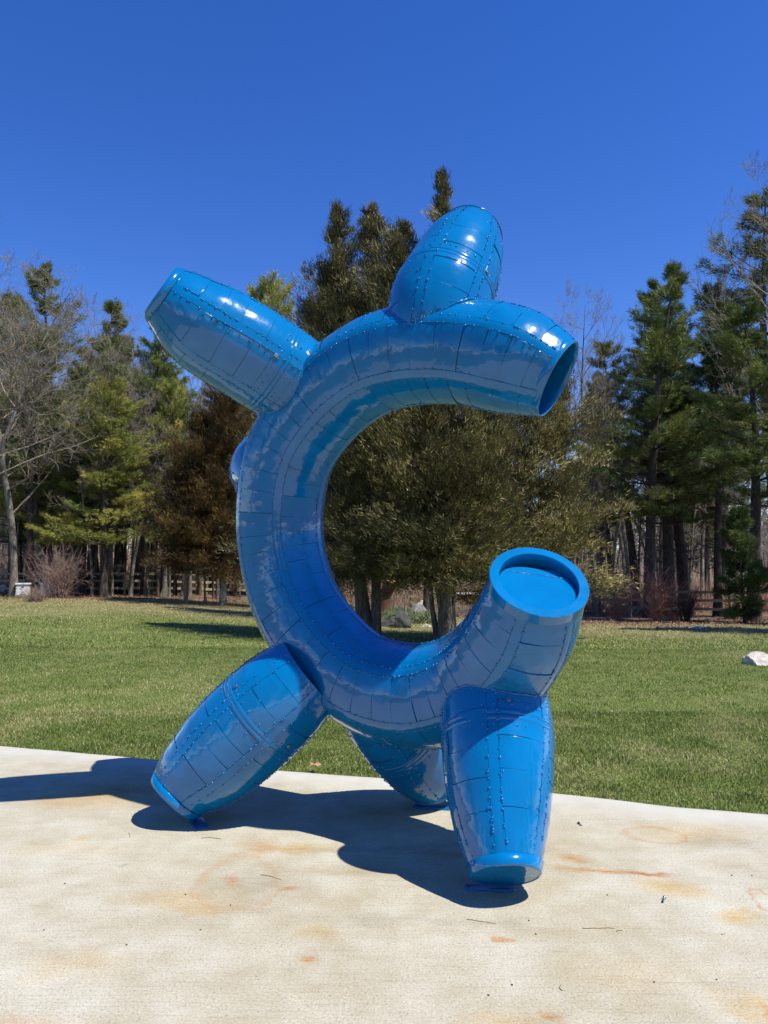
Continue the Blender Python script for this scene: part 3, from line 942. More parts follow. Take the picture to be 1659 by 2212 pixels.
def pine(seed, H, rad, first, spread, whorls=22, per_w=5, mat=PINE_NEEDLE, dens=1.0, base=.42, lower_dead=8, shape=.75):
    r = np.random.RandomState(seed)
    tr, cr = Wood(), Wood()
    pts = wander((0, 0, -.1), (r.normal(0, .02), r.normal(0, .02), 1), H, 16, r, .018, .02)
    rr = rad * (1 - np.linspace(0, 1, 17) ** 1.15 * .95); rr[0] *= 1.3
    tr.limb(pts, rr, 10)
    def tp(t):
        i = min(int(t * 16), 15); f = t * 16 - i
        return pts[i] * (1 - f) + pts[i + 1] * f
    P, D, B = [], [], []
    for k in range(whorls):
        t = first + (1 - first) * ((k + r.uniform(0, .6)) / whorls)
        q = (t - first) / (1 - first)
        Lw = H * spread * ((1 - q) ** shape * .95 + .06) * (r.uniform(.55, 1.15) if q < .85 else 1)
        if q < .12: Lw *= r.uniform(.4, .9)
        for j in range(per_w):
            if r.rand() < .15: continue
            az_ = r.uniform(0, 2 * math.pi)
            L = Lw * r.uniform(.55, 1.15)
            e_ = r.uniform(-.08, .25) + q * .55
            d = np.array([math.cos(az_) * math.cos(e_), math.sin(az_) * math.cos(e_), math.sin(e_)])
            lp_ = wander(tp(t), d, L, 5, r, .07, .045)
            cr.limb(lp_, np.linspace(max(.018, rr[int(t * 16)] * .3), .008, 6), 3)
            bt = base + r.normal(0, .13)
            m = int((13 + L * 16) * dens)
            side = np.cross(d, [0, 0, 1]); side /= np.linalg.norm(side) + 1e-9
            for _ in range(m):
                u = r.uniform(.22, 1.02) ** .8
                i = min(int(u * 5), 4); f = u * 5 - i
                c = lp_[i] * (1 - f) + lp_[i + 1] * f
                wdt = L * .30 * (1.15 - abs(u - .55) * 1.5)
                o = r.normal(0, .5) * wdt
                c = c + side * o + np.array([0, 0, r.normal(.03, .07) + abs(o) * .10])
                dd = d + side * np.sign(o) * .7; dd /= np.linalg.norm(dd)
                P.append(c); D.append(dd); B.append(bt + .10 * u)
                if r.rand() < .10: cr.limb([lp_[i], c], [.009, .006], 3)
    for _ in range(lower_dead):
        t = r.uniform(first * .35, first)
        az_ = r.uniform(0, 6.28); e_ = r.uniform(-.1, .35)
        d = (math.cos(az_) * math.cos(e_), math.sin(az_) * math.cos(e_), math.sin(e_))
        L = H * spread * r.uniform(.2, .6)
        lp_ = wander(tp(t), d, L, 4, r, .12, .02)
        tr.limb(lp_, np.linspace(.03, .007, 5), 3)
        for _ in range(4):
            i = r.randint(1, 4); tr.limb(wander(lp_[i], np.array(d) + r.normal(0, .6, 3), L * .35, 2, r, .1), [.012, .009, .005], 3)
    return tr, cr, tufts(np.array(P), np.array(D), r, 13, .21, .023, np.array(B), .10)

def cedar(seed, leaders, mat, n_limb=150, sprays=58, size=.11, base=.45, crown_from=1.3):
    """leaders: (x, y, height, crown radius, lean x, lean y, width power) relative to the tree's foot"""
    r = np.random.RandomState(seed)
    tr, cr = Wood(), Wood()
    P, D, B = [], [], []
    for q_, (lx, ly, H, Rm, ex, ey, pw) in enumerate(leaders):
        top = np.array([ex, ey, H]); p0 = np.array([lx, ly, -.15])
        ts = np.linspace(0, 1, 13)
        pts = p0 + (top - p0) * ts[:, None] + np.cumsum(r.normal(0, .035, (13, 3)), 0) * np.array([1, 1, .2])
        tr.limb(pts, (.0165 * H * (1, .75, .4, .35, .3, .3, .3)[q_]) * (1 - ts * .94) * np.where(ts < .05, 1.35, 1), 10)
        nl = int(n_limb * H / 10 * max(.5, Rm / 2.2))
        for k in range(nl):
            t = (crown_from / H) + (1 - crown_from / H) * (k + r.rand()) / nl
            i = min(int(t * 12), 11); f = t * 12 - i
            b_ = pts[i] * (1 - f) + pts[i + 1] * f
            q = (t - crown_from / H) / (1 - crown_from / H)
            prof_ = (1 - q) ** pw * (.72 + .28 * min(1, q * 5 + .35)) + .03
            L = Rm * prof_ * (r.uniform(.35, 1.0) if r.rand() < .72 else r.uniform(1.0, 1.5))
            az_ = k * 2.4 + r.uniform(-.7, .7)
            e_ = r.uniform(.0, .45) + q * .75 - (.25 if q < .12 else 0)
            d = np.array([math.cos(az_) * math.cos(e_), math.sin(az_) * math.cos(e_), math.sin(e_)])
            lp_ = wander(b_, d, L, 4, r, .10, .03)
            cr.limb(lp_, np.linspace(.02, .006, 5), 3)
            bt = base + r.normal(0, .17)
            m = int(sprays * (.35 + L / 2.2))
            u = r.uniform(.25, 1.0, m) ** .75
            i_ = np.minimum((u * 4).astype(int), 3); f_ = (u * 4 - i_)[:, None]
            c = lp_[i_] * (1 - f_) + lp_[i_ + 1] * f_
            c = c + r.normal(0, 1, (m, 3)) * np.array([.105, .105, .075]) * (L * .75 + .25)
            P.append(c); D.append(np.tile(d, (m, 1)) + r.normal(0, .35, (m, 3)) + np.array([0, 0, .35])); B.append(np.full(m, bt) + .12 * (u - .6))
    return tr, cr, tufts(np.vstack(P), np.vstack(D), r, 8, size * 1.25, size * .17, np.concatenate(B), .085, .34, .22, .36)

def foliage_mesh(name, tf, mat):
    V, F, t = tf
    return mesh_np(name, V, F, mat, False, t)
def make_tree(name, loc, rz, sc, tr_me, tw_me, fo_me, label, cat, group=None, szx=1.0):
    root = empty(name, loc, rz); root.scale = (sc * szx, sc * szx, sc)
    tag(root, label, cat, group)
    t = obj('trunk', tr_me, root)
    if tw_me is not None: obj('twigs' if fo_me is None else 'branches', tw_me, root)
    if fo_me is not None: obj('crown', fo_me, root)
    return root

def place(px, Y, top=None):
    """foot of a tree at image column px and distance Y (px in photo pixels)"""
    x = (px - 900) / 1733.0 * Y * .985
    z = gz(x, Y)
    H = None
    if top is not None:
        H = srcpt(900, top, Y).z - z
    return x, z, H

# ---- red cedars in the middle
x, z, H = place(868, 18.6, 488)
L1 = [(-.12, 0, H, 2.2, -.75, .1, .72), (.15, .1, H * .985, 2.3, .15, 0, .70), (0, .2, H * .86, 2.6, -1.25, .4, .55), (.1, -.1, H * .82, 2.6, 1.0, -.3, .5)]
tr, cr, fo = cedar(21, L1, CEDAR_LEAF, 138, 54, 0.107, .42, 1.7)
make_tree('cedar_tree', (x, 18.6, z), 0, 1, tr.mesh('trunk', BARK_CEDAR), cr.mesh('branches', BARK_CEDAR), foliage_mesh('crown', fo, CEDAR_LEAF),
          'multi-stemmed olive brown cedar with twin pointed tops seen through the ring of the blue sculpture', 'cedar tree')
x, z, H = place(1048, 17.6, 422)
L2 = [(0, 0, H, 2.3, -.30, 0, 1.0), (.1, .1, H * .91, 2.1, .55, .3, .85), (-.1, .1, H * .905, 2.2, -.80, .3, .60), (-.1, 0, H * .86, 2.3, -1.25, .1, .5), (0, .1, H * .74, 2.5, -1.1, .2, .5), (.0, -.1, H * .62, 2.3, 1.3, 0, .6)]
tr, cr, fo = cedar(22, L2, CEDAR_LEAF, 130, 48, 0.107, .45, 1.6)
make_tree('cedar_tree', (x, 17.6, z), 0, 1, tr.mesh('trunk', BARK_CEDAR), cr.mesh('branches', BARK_CEDAR), foliage_mesh('crown', fo, CEDAR_LEAF),
          'tallest cedar with a single thin spire rising left of the sculpture top arm', 'cedar tree')
x, z, H = place(1215, 19.0, 830)
L3 = [(0, 0, H, 2.4, .2, 0, .55), (.2, .1, H * .93, 2.2, 1.1, .2, .5), (-.2, .1, H * .85, 2.1, -.9, 0, .5)]
tr, cr, fo = cedar(23, L3, CEDAR_LEAF, 115, 88, 0.103, .56, 1.3)
make_tree('cedar_tree', (x, 19.0, z), 0, 1, tr.mesh('trunk', BARK_CEDAR), cr.mesh('branches', BARK_CEDAR), foliage_mesh('crown', fo, CEDAR_LEAF),
          'broad rounded cedar behind the open upper end and raised lower end of the sculpture', 'cedar tree')
x, z, H = place(705, 27, 700)
L4 = [(0, 0, H, 2.0, 0, 0, .6), (0, .1, H * .9, 1.9, 1.0, 0, .6)]
tr, cr, fo = cedar(24, L4, CEDAR_LEAF, 114, 50, 0.120, .36, 2.2)
make_tree('cedar_tree', (x, 27, z), 0, 1, tr.mesh('trunk', BARK_CEDAR), cr.mesh('branches', BARK_CEDAR), foliage_mesh('crown', fo, CEDAR_LEAF),
          'dark cedar showing between the left arm and the top of the blue sculpture', 'cedar tree')
x, z, H = place(432, 33, 1090)
L5 = [(0, 0, H, 2.0, -.1, 0, .45), (1.6, .3, H * 1.9, 2.9, 1.7, .2, .75), (.9, .1, H * 1.35, 2.6, .5, .1, .6)]
tr, cr, fo = cedar(25, L5, CEDAR_DARK, 138, 57, 0.146, .45, 1.5)
make_tree('cedar_tree', (x, 33, z), 0, 1, tr.mesh('trunk', BARK_GREY), cr.mesh('branches', BARK_DARK), foliage_mesh('crown', fo, CEDAR_DARK),
          'dark rusty brown cedar left of the sculpture, below its left arm', 'cedar tree')

# ---- white pines (three moulds, copied)
def pine_mould(*a, **k):
    mat = k.get('mat', PINE_NEEDLE)
    tr, cr, fo = pine(*a, **k)
    return tr.mesh('trunk', BARK_DARK), cr.mesh('branches', BARK_DARK), foliage_mesh('crown', fo, mat)
PM = {
    'full': (15.0, pine_mould(31, 15, .27, .30, .215, whorls=25, per_w=6, dens=1.35, base=.42, shape=.62)),
    'layered': (15.0, pine_mould(37, 15, .26, .28, .30, whorls=19, per_w=6, dens=1.15, base=.44, shape=.85)),
    'open': (16.0, pine_mould(32, 16, .25, .36, .19, whorls=20, per_w=5, dens=1.2, base=.40, shape=.55)),
    'slim': (14.0, pine_mould(33, 14, .17, .45, .13, whorls=16, per_w=4, dens=1.2, base=.36, shape=.5)),
    'gold': (13.0, pine_mould(34, 13, .22, .24, .31, whorls=22, per_w=6, mat=PINE_YELLOW, dens=1.15, base=.50, shape=.45)),
}
def put_pine(kind, px, Y, top, label, rz=0.0, wide=1.0, group=None):
    H0, (a, b_, c) = PM[kind]
    x, z, H = place(px, Y, top)
    return make_tree('pine_tree', (x, Y, z), rz, H / H0, a, b_, c, label, 'pine tree', group, wide)
put_pine('layered', 1528, 33, 622, 'tallest full pine right of the sculpture with layered boughs against the sky', .4, 1.0)
put_pine('open', 1612, 37, 652, 'pine with a rounded top directly right of the tallest full pine', 1.9, 1.15)
put_pine('slim', 1688, 35, 640, 'narrow dark pine with a small tufted top near the right edge', 2.8, 1.0)
put_pine('open', 1772, 29, 720, 'thick-trunked dark pine standing at the right edge of the lawn', 3.9, 1.35)
put_pine('open', 1850, 33, 430, 'very tall dark pine leaning in from the upper right corner', .9, 1.25)
put_pine('slim', 1500, 38, 800, 'slender pine close behind the left side of the tallest full pine', 5.0, 1.3)
put_pine('full', 1700, 42, 800, 'dense pine low behind the narrow dark pine on the right', 1.1, 1.1)
put_pine('open', 1420, 46, 1010, 'small distant pine between the cedar and the tallest full pine', .3, 1.1)
put_pine('layered', 318, 41, 730, 'yellow-green pine whose top stands just under the left arm of the sculpture', .2, 1.0)
put_pine('full', 205, 45, 712, 'dark pine with a pointed top second from the left edge', 2.2, .95)
put_pine('open', 96, 44, 642, 'tall dark pine rising over the bare trees at the left edge', 4.1, 1.1)
put_pine('gold', 235, 37, 905, 'yellow-green pine with wide flat boughs in the left woods', 1.4, 1.15)
put_pine('gold', 130, 39, 930, 'drooping yellow-green pine behind the white hive box', 3.5, 1.1)
put_pine('full', 30, 48, 690, 'dark pine partly hidden by bare branches at the left edge', 5.2, 1.0)
put_pine('gold', 598, 46, 662, 'pine top poking up above the left arm of the sculpture', 2.7, .8)
put_pine('full', 715, 44, 692, 'pine top left of the cedars above the blue ring', 3.1, .9)
put_pine('open', 470, 47, 850, 'pine in the woods behind the dark rusty cedar', .7, 1.0)
put_pine('gold', 385, 44, 880, 'pale green pine in the gap below the left arm', 4.6, .8)
put_pine('full', 60, 41, 1010, 'low branchy pine at the far left near the fence', 1.0, .9)
put_pine('gold', 545, 43, 960, 'yellow-green pine partly behind the dark rusty cedar', 3.9, .9)
put_pine('gold', 20, 40, 900, 'broad pale green pine behind the bare tree at the left edge', 5.9, 1.1)
put_pine('full', 270, 47, 800, 'dark pine filling the gap behind the yellow-green pines', .9, 1.1)
put_pine('full', 1575, 36, 760, 'broad pine filling in between the two tallest pines on the right', 3.3, 1.2)
put_pine('full', 150, 50, 820, 'dark pine between the two pointed pines of the left woods', 1.9, 1.0)
put_pine('gold', 400, 48, 900, 'yellow-green pine deep behind the gap under the left arm', 5.9, 1.0)
put_pine('open', 350, 46, 790, 'dark pine just right of the yellow-green pine under the left arm', 5.1, 1.0)
put_pine('open', 185, 38, 850, 'thin-crowned pine in front of the dark pines of the left woods', 2.6, .9)
put_pine('gold', 375, 39, 900, 'yellow-green pine low in the gap left of the dark rusty cedar', 3.4, .75)
put_pine('open', 60, 37, 760, 'open-crowned pine just behind the white hive box', 1.2, .9)
put_pine('layered', 270, 43, 800, 'layered pine between the two yellow-green pines', 4.2, .8)
put_pine('open', 1440, 40, 880, 'open pine between the broad cedar and the tallest full pine', 2.2, .9)
put_pine('layered', 1660, 44, 700, 'layered pine filling in behind the narrow dark pine', .6, .9)
put_pine('slim', 1000, 34, 760, 'pine trunk standing just behind the spired cedar', 1.0, 1.0)
put_pine('slim', 905, 33, 800, 'pine trunk between the two cedar trunks seen through the ring', 2.0, 1.0)
put_pine('slim', 795, 31, 800, 'dark pine trunk left of the twin-topped cedar', 3.0, 1.1)
# low dark young conifer by the trunk at the right edge
x, z, _ = place(1752, 27.5)
tr, cr, fo = pine(36, 4.2, .07, .08, .42, whorls=12, per_w=5, dens=1.5, base=.22, lower_dead=0)
make_tree('young_pine', (x, 27.5, z), 0, 1, tr.mesh('trunk', BARK_DARK), cr.mesh('branches', BARK_DARK), foliage_mesh('crown', fo, PINE_NEEDLE),
          'low dark green young pine beside the thick trunk at the right edge', 'young pine')

# ---- bare trees
def bare_mould(*a, **k):
    bk = k.pop('bark', BARK_GREY); tw = k.pop('tw', TWIG)
    tr, cr = bare_tree(*a, **k)
    return tr.mesh('trunk', bk), cr.mesh('twigs', tw)
BM = {
    'big': (16.0, bare_mould(41, 16, .17, first=.22, spread=.42, nb=22, twig=1.05)),
    'bigger': (17.0, bare_mould(42, 17, .26, first=.18, spread=.40, nb=24, twig=1.0)),
    'tall': (15.0, bare_mould(43, 15, .15, first=.40, spread=.24, nb=18, twig=.95, lean=.08)),
    'pole': (13.0, bare_mould(44, 13, .10, first=.30, spread=.16, nb=22, twig=.75, depth=2, sides0=6)),
    'pole2': (12.0, bare_mould(45, 12, .085, first=.25, spread=.17, nb=24, twig=.75, depth=2, sides0=6, lean=.06, bark=BARK_DARK)),
    'thin': (10.0, bare_mould(46, 10, .055, first=.15, spread=.17, nb=22, twig=.7, depth=2, sides0=5, lean=.05)),
}
def put_bare(kind, px, Y, top, label, rz=0.0, wide=1.0, group=None, name='bare_tree', tilt=None):
    H0, (a, b_) = BM[kind]
    x, z, H = place(px, Y, top)
    o = make_tree(name, (x, Y, z), rz, H / H0, a, b_, None, label, 'bare tree', group, wide)
    if tilt: o.rotation_euler = (tilt[0], tilt[1], rz)
    return o
put_bare('big', 22, 36, 600, 'big bare tree with pale spreading twigs at the left edge', .5, 1.05)
put_bare('bigger', 95, 39, 760, 'bare forked tree beside the white hive box', 2.5, 1.0)
put_bare('big', -70, 33, 640, 'bare tree reaching in from outside the left edge', 3.3, 1.1)
put_bare('bigger', 165, 43, 800, 'bare tree with tangled twigs among the yellow-green pines', 4.4, .85)
put_bare('bigger', 250, 46, 830, 'broad bare tree behind the slim mottled trunk', 3.1, .9)
put_bare('bigger', 400, 47, 880, 'broad bare tree behind the gap under the left arm', .8, .8)
put_bare('big', 520, 50, 940, 'bare tree behind the dark rusty cedar', 1.8, .8)
put_bare('bigger', 1560, 47, 900, 'broad bare tree in the woods behind the tallest full pine', 2.8, .8)
put_bare('big', 1720, 46, 860, 'broad bare tree in the woods behind the narrow dark pine', 4.8, .8)
put_bare('tall', 300, 38, 1000, 'slim bare tree with a mottled grey trunk in front of the left fence', 1.2, 1.1)
put_bare('tall', 210, 37, 980, 'slim bare tree whose trunk stands at the left fence post', 4.2, 1.0)
put_bare('tall', 440, 40, 830, 'pale dead tree trunk in the gap under the left arm', .3, .8)
put_bare('tall', 480, 43, 850, 'thin bare tree behind the dark rusty cedar', 2.9, .8)
put_bare('tall', 345, 42, 850, 'bare leaning tree behind the left fence', 5.3, .9)
put_bare('bigger', 1400, 36, 720, 'bare tree with fine pinkish twigs between the sculpture and the tall pine', 1.9, .62)
put_bare('tall', 1478, 34, 850, 'curving pale-barked bare tree left of the tallest full pine', 3.6, 1.0, tilt=(0, -.09))
put_bare('tall', 1435, 37, 900, 'dark bare tree leaning behind the right fence', .9, 1.0, tilt=(0, -.07))
put_bare('bigger', 1850, 31, 400, 'tall bare tree with airy twigs against the sky in the upper right corner', 5.0, .75)
put_bare('tall', 1650, 40, 1000, 'bare tree with pale broken limbs in the right woods', 2.1, 1.2)
put_bare('tall', 1360, 33, 900, 'dark leaning bare trunk at the right foot of the broad cedar', 2.0, .8, tilt=(0, -.1))
# the rank and file of the wood: thin trunks one can tell apart
r = np.random.RandomState(6)
for i in range(34):
    px = 20 + 15 * i + r.uniform(-9, 9)
    kind = ['tall', 'pole', 'pole2'][i % 3]
    put_bare(kind, px, r.uniform(38, 43.5), r.uniform(820, 1000), {'tall': 'mid-sized grey trunk rising just behind the left fence', 'pole': 'slim grey trunk rising just behind the left fence', 'pole2': 'slim dark trunk rising just behind the left fence'}[kind], r.uniform(0, 6.28), r.uniform(.8, 1.2), 'trunks close behind the left fence, ' + {'tall': 'mid-sized', 'pole': 'slim grey', 'pole2': 'slim dark'}[kind])
for i in range(9):
    px = 1360 + 50 * i + r.uniform(-15, 15)
    put_bare('pole', px, r.uniform(38, 43), r.uniform(950, 1080), 'slim grey trunk among the right pines behind the weathered fence', r.uniform(0, 6.28), r.uniform(.8, 1.2), 'trunks close behind the right fence')
r = np.random.RandomState(5)
lab = {'pole': 'thin grey bare trunk standing in the woods behind the fence', 'pole2': 'thin dark bare trunk standing in the woods behind the fence', 'thin': 'skinny bare sapling standing in the woods behind the fence'}
used = []
for i in range(170):
    kind = ['pole', 'pole2', 'thin'][i % 3]
    px = r.uniform(-150, 700) if i < 105 else r.uniform(690, 1950)
    Y = r.uniform(42, 78)
    top = r.uniform(850, 1080) if px < 700 else r.uniform(1000, 1190)
    put_bare(kind, px, Y, top, lab[kind], r.uniform(0, 6.28), r.uniform(.9, 1.3), 'bare trunks in the woods, ' + {'pole': 'grey', 'pole2': 'dark', 'thin': 'saplings'}[kind])
for i in range(16):
    px = r.uniform(-120, 700) if i < 10 else r.uniform(1330, 1900)
    put_pine(['slim', 'open', 'full'][i % 3], px, r.uniform(50, 75), r.uniform(900, 1080), 'dark pine deep in the woods behind the fence', r.uniform(0, 6.28), 1.0, 'pines deep in the woods')

# ---- far wood beyond the clearing: one mass
r = np.random.RandomState(8)
far = Wood()
for i in range(1850):
    Y = r.uniform(80, 165); x = r.uniform(-.75, .75) * Y; z = float(hills(np.array(x), np.array(Y)))
    H = r.uniform(8, 14); p = wander((x, Y, z), (r.normal(0, .04), 0, 1), H, 3, r, .05)
    far.limb(p, [.13, .10, .07, .02], 3)
    for _ in range(11):
        k = r.randint(1, 4); d = r.normal(0, .6, 3) + np.array([0, 0, .8])
        far.limb(wander(p[k], d, H * r.uniform(.12, .3), 2, r, .2), [.055, .04, .015], 3)
fw = obj('far_woods', far.mesh('far_woods', bark_mat('far_grey_wood', (.14, .115, .095), (.27, .235, .20)))); tag(fw, 'grey brown distant woods beyond the clearing', 'woods', kind='stuff')
P = []
for i in range(90):
    Y = r.uniform(100, 175); x = r.uniform(-.7, .7) * Y; z = float(hills(np.array(x), np.array(Y))); H = r.uniform(10, 15)
    m = 150; h = r.uniform(.25, 1, m); a = r.uniform(0, 6.28, m); R_ = (1.05 - h) * 2.9 * r.uniform(.3, 1, m)
    P.append(np.stack([x + R_ * np.cos(a), Y + R_ * np.sin(a), z + h * H], 1))
P = np.vstack(P); V, F, t_ = tufts(P, np.tile([0, 0, .2], (len(P), 1)), r, 4, .8, .28, np.full(len(P), .35), .12)
fe = obj('far_evergreens', mesh_np('far_evergreens', V, F, PINE_NEEDLE, False, t_)); tag(fe, 'dark evergreen tops in the distant woods', 'woods', kind='stuff')

# ---- undergrowth of thin stems behind the fence
def brush(n, xr, yr, hr, lean, seed, rad=.008):
    r = np.random.RandomState(seed)
    x = r.uniform(*xr, n); y = r.uniform(*yr, n); z = terrain(x, y) - .03
    h = r.uniform(*hr, n)
    p = np.stack([x, y, z], 1)
    d1 = np.stack([r.normal(0, lean, n), r.normal(0, lean, n), np.ones(n)], 1); d2 = d1 + r.normal(0, lean * .9, (n, 3)) * np.array([1, 1, .4])
    q = p + d1 * h[:, None] * .55; t = q + d2 * h[:, None] * .45
    a = r.uniform(0, 6.28, n); w = np.stack([np.cos(a), np.sin(a), np.zeros(n)], 1) * rad
    a2 = a + 2.1; w2 = np.stack([np.cos(a2), np.sin(a2), np.zeros(n)], 1) * rad
    V = np.stack([p - w, p + w, p + w2, q - w * .8, q + w * .8, q + w2 * .8, t], 1).reshape(-1, 3)
    b_ = (np.arange(n) * 7)[:, None]
    F = []
    for i, j in ((0, 1), (1, 2), (2, 0)):
        F += [b_ + np.array([[i, j, j + 3]]), b_ + np.array([[i, j + 3, i + 3]]), b_ + np.array([[i + 3, j + 3, 6]])]
    return V, np.vstack(F)
V, F = brush(17000, (-38, 34), (47.5, 70), (.8, 3.2), .30, 3, .014)
u = obj('undergrowth', mesh_np('undergrowth', V, F, TWIG_TAN)); tag(u, 'tangled leafless undergrowth behind the fence', 'undergrowth', kind='stuff')
V, F = brush(5500, (5, 30), (36, 46), (.5, 2.0), .34, 4, .011)
u = obj('undergrowth', mesh_np('undergrowth', V, F, TWIG_RED)); tag(u, 'reddish leafless brambles along the right fence', 'undergrowth', kind='stuff')
# ================================================================ fence, boxes, shrubs, stones
def box_mesh(name, sx, sy, sz, mat, bev=.006, z0=0.0):
    import bmesh
    bm = bmesh.new(); bmesh.ops.create_cube(bm, size=1)
    for v in bm.verts: v.co = Vector((v.co.x * sx, v.co.y * sy, v.co.z * sz + sz / 2 + z0))
    if bev: bmesh.ops.bevel(bm, geom=bm.edges[:], offset=bev, segments=1, affect='EDGES')
    me = bpy.data.meshes.new(name); bm.to_mesh(me); bm.free(); me.materials.append(mat)
    return me
WOODY = simple('new_yellow_timber', (.33, .26, .13), .75, nscale=5, var=.3)
WOODG = simple('weathered_timber', (.34, .29, .17), .85, nscale=5, var=.35)
POST = {id(w): box_mesh('post', .11, .11, 1.22, w, .008) for w in (WOODY, WOODG)}
def fence(pts, label, mat, gap=2.3, zs=(.32, .70, 1.08)):
    root = empty('rail_fence', (pts[0][0], pts[0][1], 0)); tag(root, label, 'fence')
    R0 = Vector((pts[0][0], pts[0][1], 0))
    P = []
    for (x0, y0), (x1, y1) in zip(pts[:-1], pts[1:]):
        L = math.hypot(x1 - x0, y1 - y0); k = max(1, round(L / gap))
        for i in range(k): P.append((x0 + (x1 - x0) * i / k, y0 + (y1 - y0) * i / k))
    P.append(pts[-1])
    rr = random.Random(3)
    unit = box_mesh('rail', 1, .045, .13, mat, 0, -.065)
    for i, (x, y) in enumerate(P):
        o = obj('post', POST[id(mat)], root, Vector((x, y, gz(x, y) - .03)) - R0); o.rotation_euler = (rr.uniform(-.02, .02), rr.uniform(-.02, .02), rr.uniform(-.1, .1))
        if i + 1 < len(P):
            x1, y1 = P[i + 1]
            for zz in zs:
                a = Vector((x, y - .085, gz(x, y) + zz)); b_ = Vector((x1, y1 - .085, gz(x1, y1) + zz + rr.uniform(-.02, .02)))
                o = obj('rail', unit, root, (a + b_) / 2 - R0); d = b_ - a
                o.scale = (d.length * .998, 1, 1)
                o.rotation_euler = Vector((1, 0, 0)).rotation_difference(d).to_euler()
def fx(px, Y): return ((px - 900) / 1733 * Y * .985, Y)
fence([fx(-160, 39.5), fx(190, 39.5), fx(470, 41.5), fx(640, 45)], 'yellow timber rail fence along the woods left of the sculpture', WOODY)
fence([fx(963, 45), fx(1098, 45)], 'short yellow rail fence piece seen between the cedar trunks', WOODY)
fence([fx(1345, 38), fx(1540, 36.5), fx(1720, 33.5), fx(1950, 31)], 'weathered rail fence along the woods on the right', WOODG)

# hive boxes
WHITE_P = simple('old_white_paint', (.66, .65, .60), .7, nscale=12, var=.12)
BLUE_P = simple('pale_blue_paint', (.42, .52, .58), .7, nscale=12, var=.15)
def hive(px, Y, mat, label, rz):
    x, y = fx(px, Y); z = gz(x, y)
    root = empty('hive_box', (x, y, z), rz); tag(root, label, 'hive box')
    obj('stand', box_mesh('stand', .66, .60, .10, WOODG, .01), root)
    obj('lower_box', box_mesh('lower_box', .60, .54, .24, mat, .006, .101), root)
    obj('upper_box', box_mesh('upper_box', .595, .535, .24, mat, .006, .345), root)
    obj('lid', box_mesh('lid', .68, .62, .07, mat, .008, .588), root)
    e_ = obj('entrance_slot', box_mesh('entrance_slot', .22, .02, .03, BARK_DARK, 0, .125), root); e_.location = (0, -.275, 0)
    for k in range(2): 
        h = obj('hand_hold', box_mesh('hand_hold', .12, .016, .03, BARK_DARK, 0, .22 + .24 * k), root); h.location = (0, -.270, 0)
hive(46, 36, WHITE_P, 'white wooden hive box with overhanging lid at the left edge of the woods', .35)
hive(107, 36.5, BLUE_P, 'pale blue hive box behind the pinkish bare shrub', -.2)

# shrubs: many stems fanning from the foot
def shrub(px, Y, H, W_, n, mat, label, name='bare_shrub', seed=1, rad=.012, kids=3, flat=1.0):
    r = np.random.RandomState(seed); w = Wood()
    for i in range(n):
        a = r.uniform(0, 6.28); sp = abs(r.normal(0, .5)) * W_ / H
        d = np.array([math.cos(a) * sp, math.sin(a) * sp, 1.0]); d /= np.linalg.norm(d)
        p = wander((r.normal(0, .08) * W_, r.normal(0, .08) * W_, 0), d, H * r.uniform(.6, 1.1), 5, r, .13)
        w.limb(p, np.linspace(rad, rad * .3, 6), 4)
        for _ in range(kids):
            k = r.randint(1, 5)
            q = wander(p[k], (p[k] - p[k - 1]) / np.linalg.norm(p[k] - p[k - 1]) + r.normal(0, .6, 3), H * r.uniform(.2, .45), 3, r, .2)
            w.limb(q, [rad * .5, rad * .4, rad * .3, rad * .2], 3)
            for _ in range(2):
                w.limb(wander(q[1], q[2] - q[1] + r.normal(0, .25, 3), H * .16, 2, r, .3), [rad * .3, rad * .25, rad * .15], 3)
    x, y = fx(px, Y)
    root = empty(name, (x, y, gz(x, y) - .03)); tag(root, label, 'shrub')
    obj('stems', w.mesh('stems', mat), root)
PINKISH = bark_mat('pinkish_twigs', (.18, .11, .09), (.38, .27, .22))
shrub(128, 35, 2.5, 2.4, 60, PINKISH, 'pinkish bare shrub fanning out in front of the left fence', seed=2, kids=7, rad=.016)
shrub(75, 31.5, .75, 1.6, 130, TWIG_TAN, 'low dry brown shrub in front of the white hive box', seed=3, kids=2, rad=.009)
shrub(1452, 30.5, 1.7, 1.5, 45, TWIG_RED, 'red-stemmed bare shrub nearest the sculpture on the right', seed=4, kids=4)
shrub(1540, 29, 2.1, 1.2, 60, TWIG_RED, 'tall red-stemmed bare shrub under the tallest full pine', seed=5, kids=4)
shrub(1578, 29, 1.0, 1.6, 50, TWIG_RED, 'low sprawling reddish shrub between two upright shrubs', seed=6, kids=3)
shrub(1612, 28.5, 1.5, .9, 60, BARK_DARK, 'dark upright bare shrub under the right pines', seed=7, kids=3)
# juniper carpet behind the cedar trunks
r = np.random.RandomState(12)
x = r.uniform(-1.9, 2.1, 3600); y = r.uniform(26, 35, 3600); ok = (value_noise(x, y, 1.6, 9) > .38)
P = np.stack([x, y, terrain(x, y) + r.uniform(0, .28, 3600)], 1)[ok]
V, F, t_ = tufts(P, np.tile([0, 0, .6], (len(P), 1)), r, 6, .16, .04, np.full(len(P), .62), .15)
JUN = leafy('grey_green_juniper', [(0, (.05, .07, .03)), (.5, (.13, .17, .08)), (1, (.30, .31, .18))], .2)
jj = obj('juniper_carpet', mesh_np('juniper_carpet', V, F, JUN, False, t_)); tag(jj, 'low grey green creeping juniper behind the cedar trunks', 'ground cover', kind='stuff')

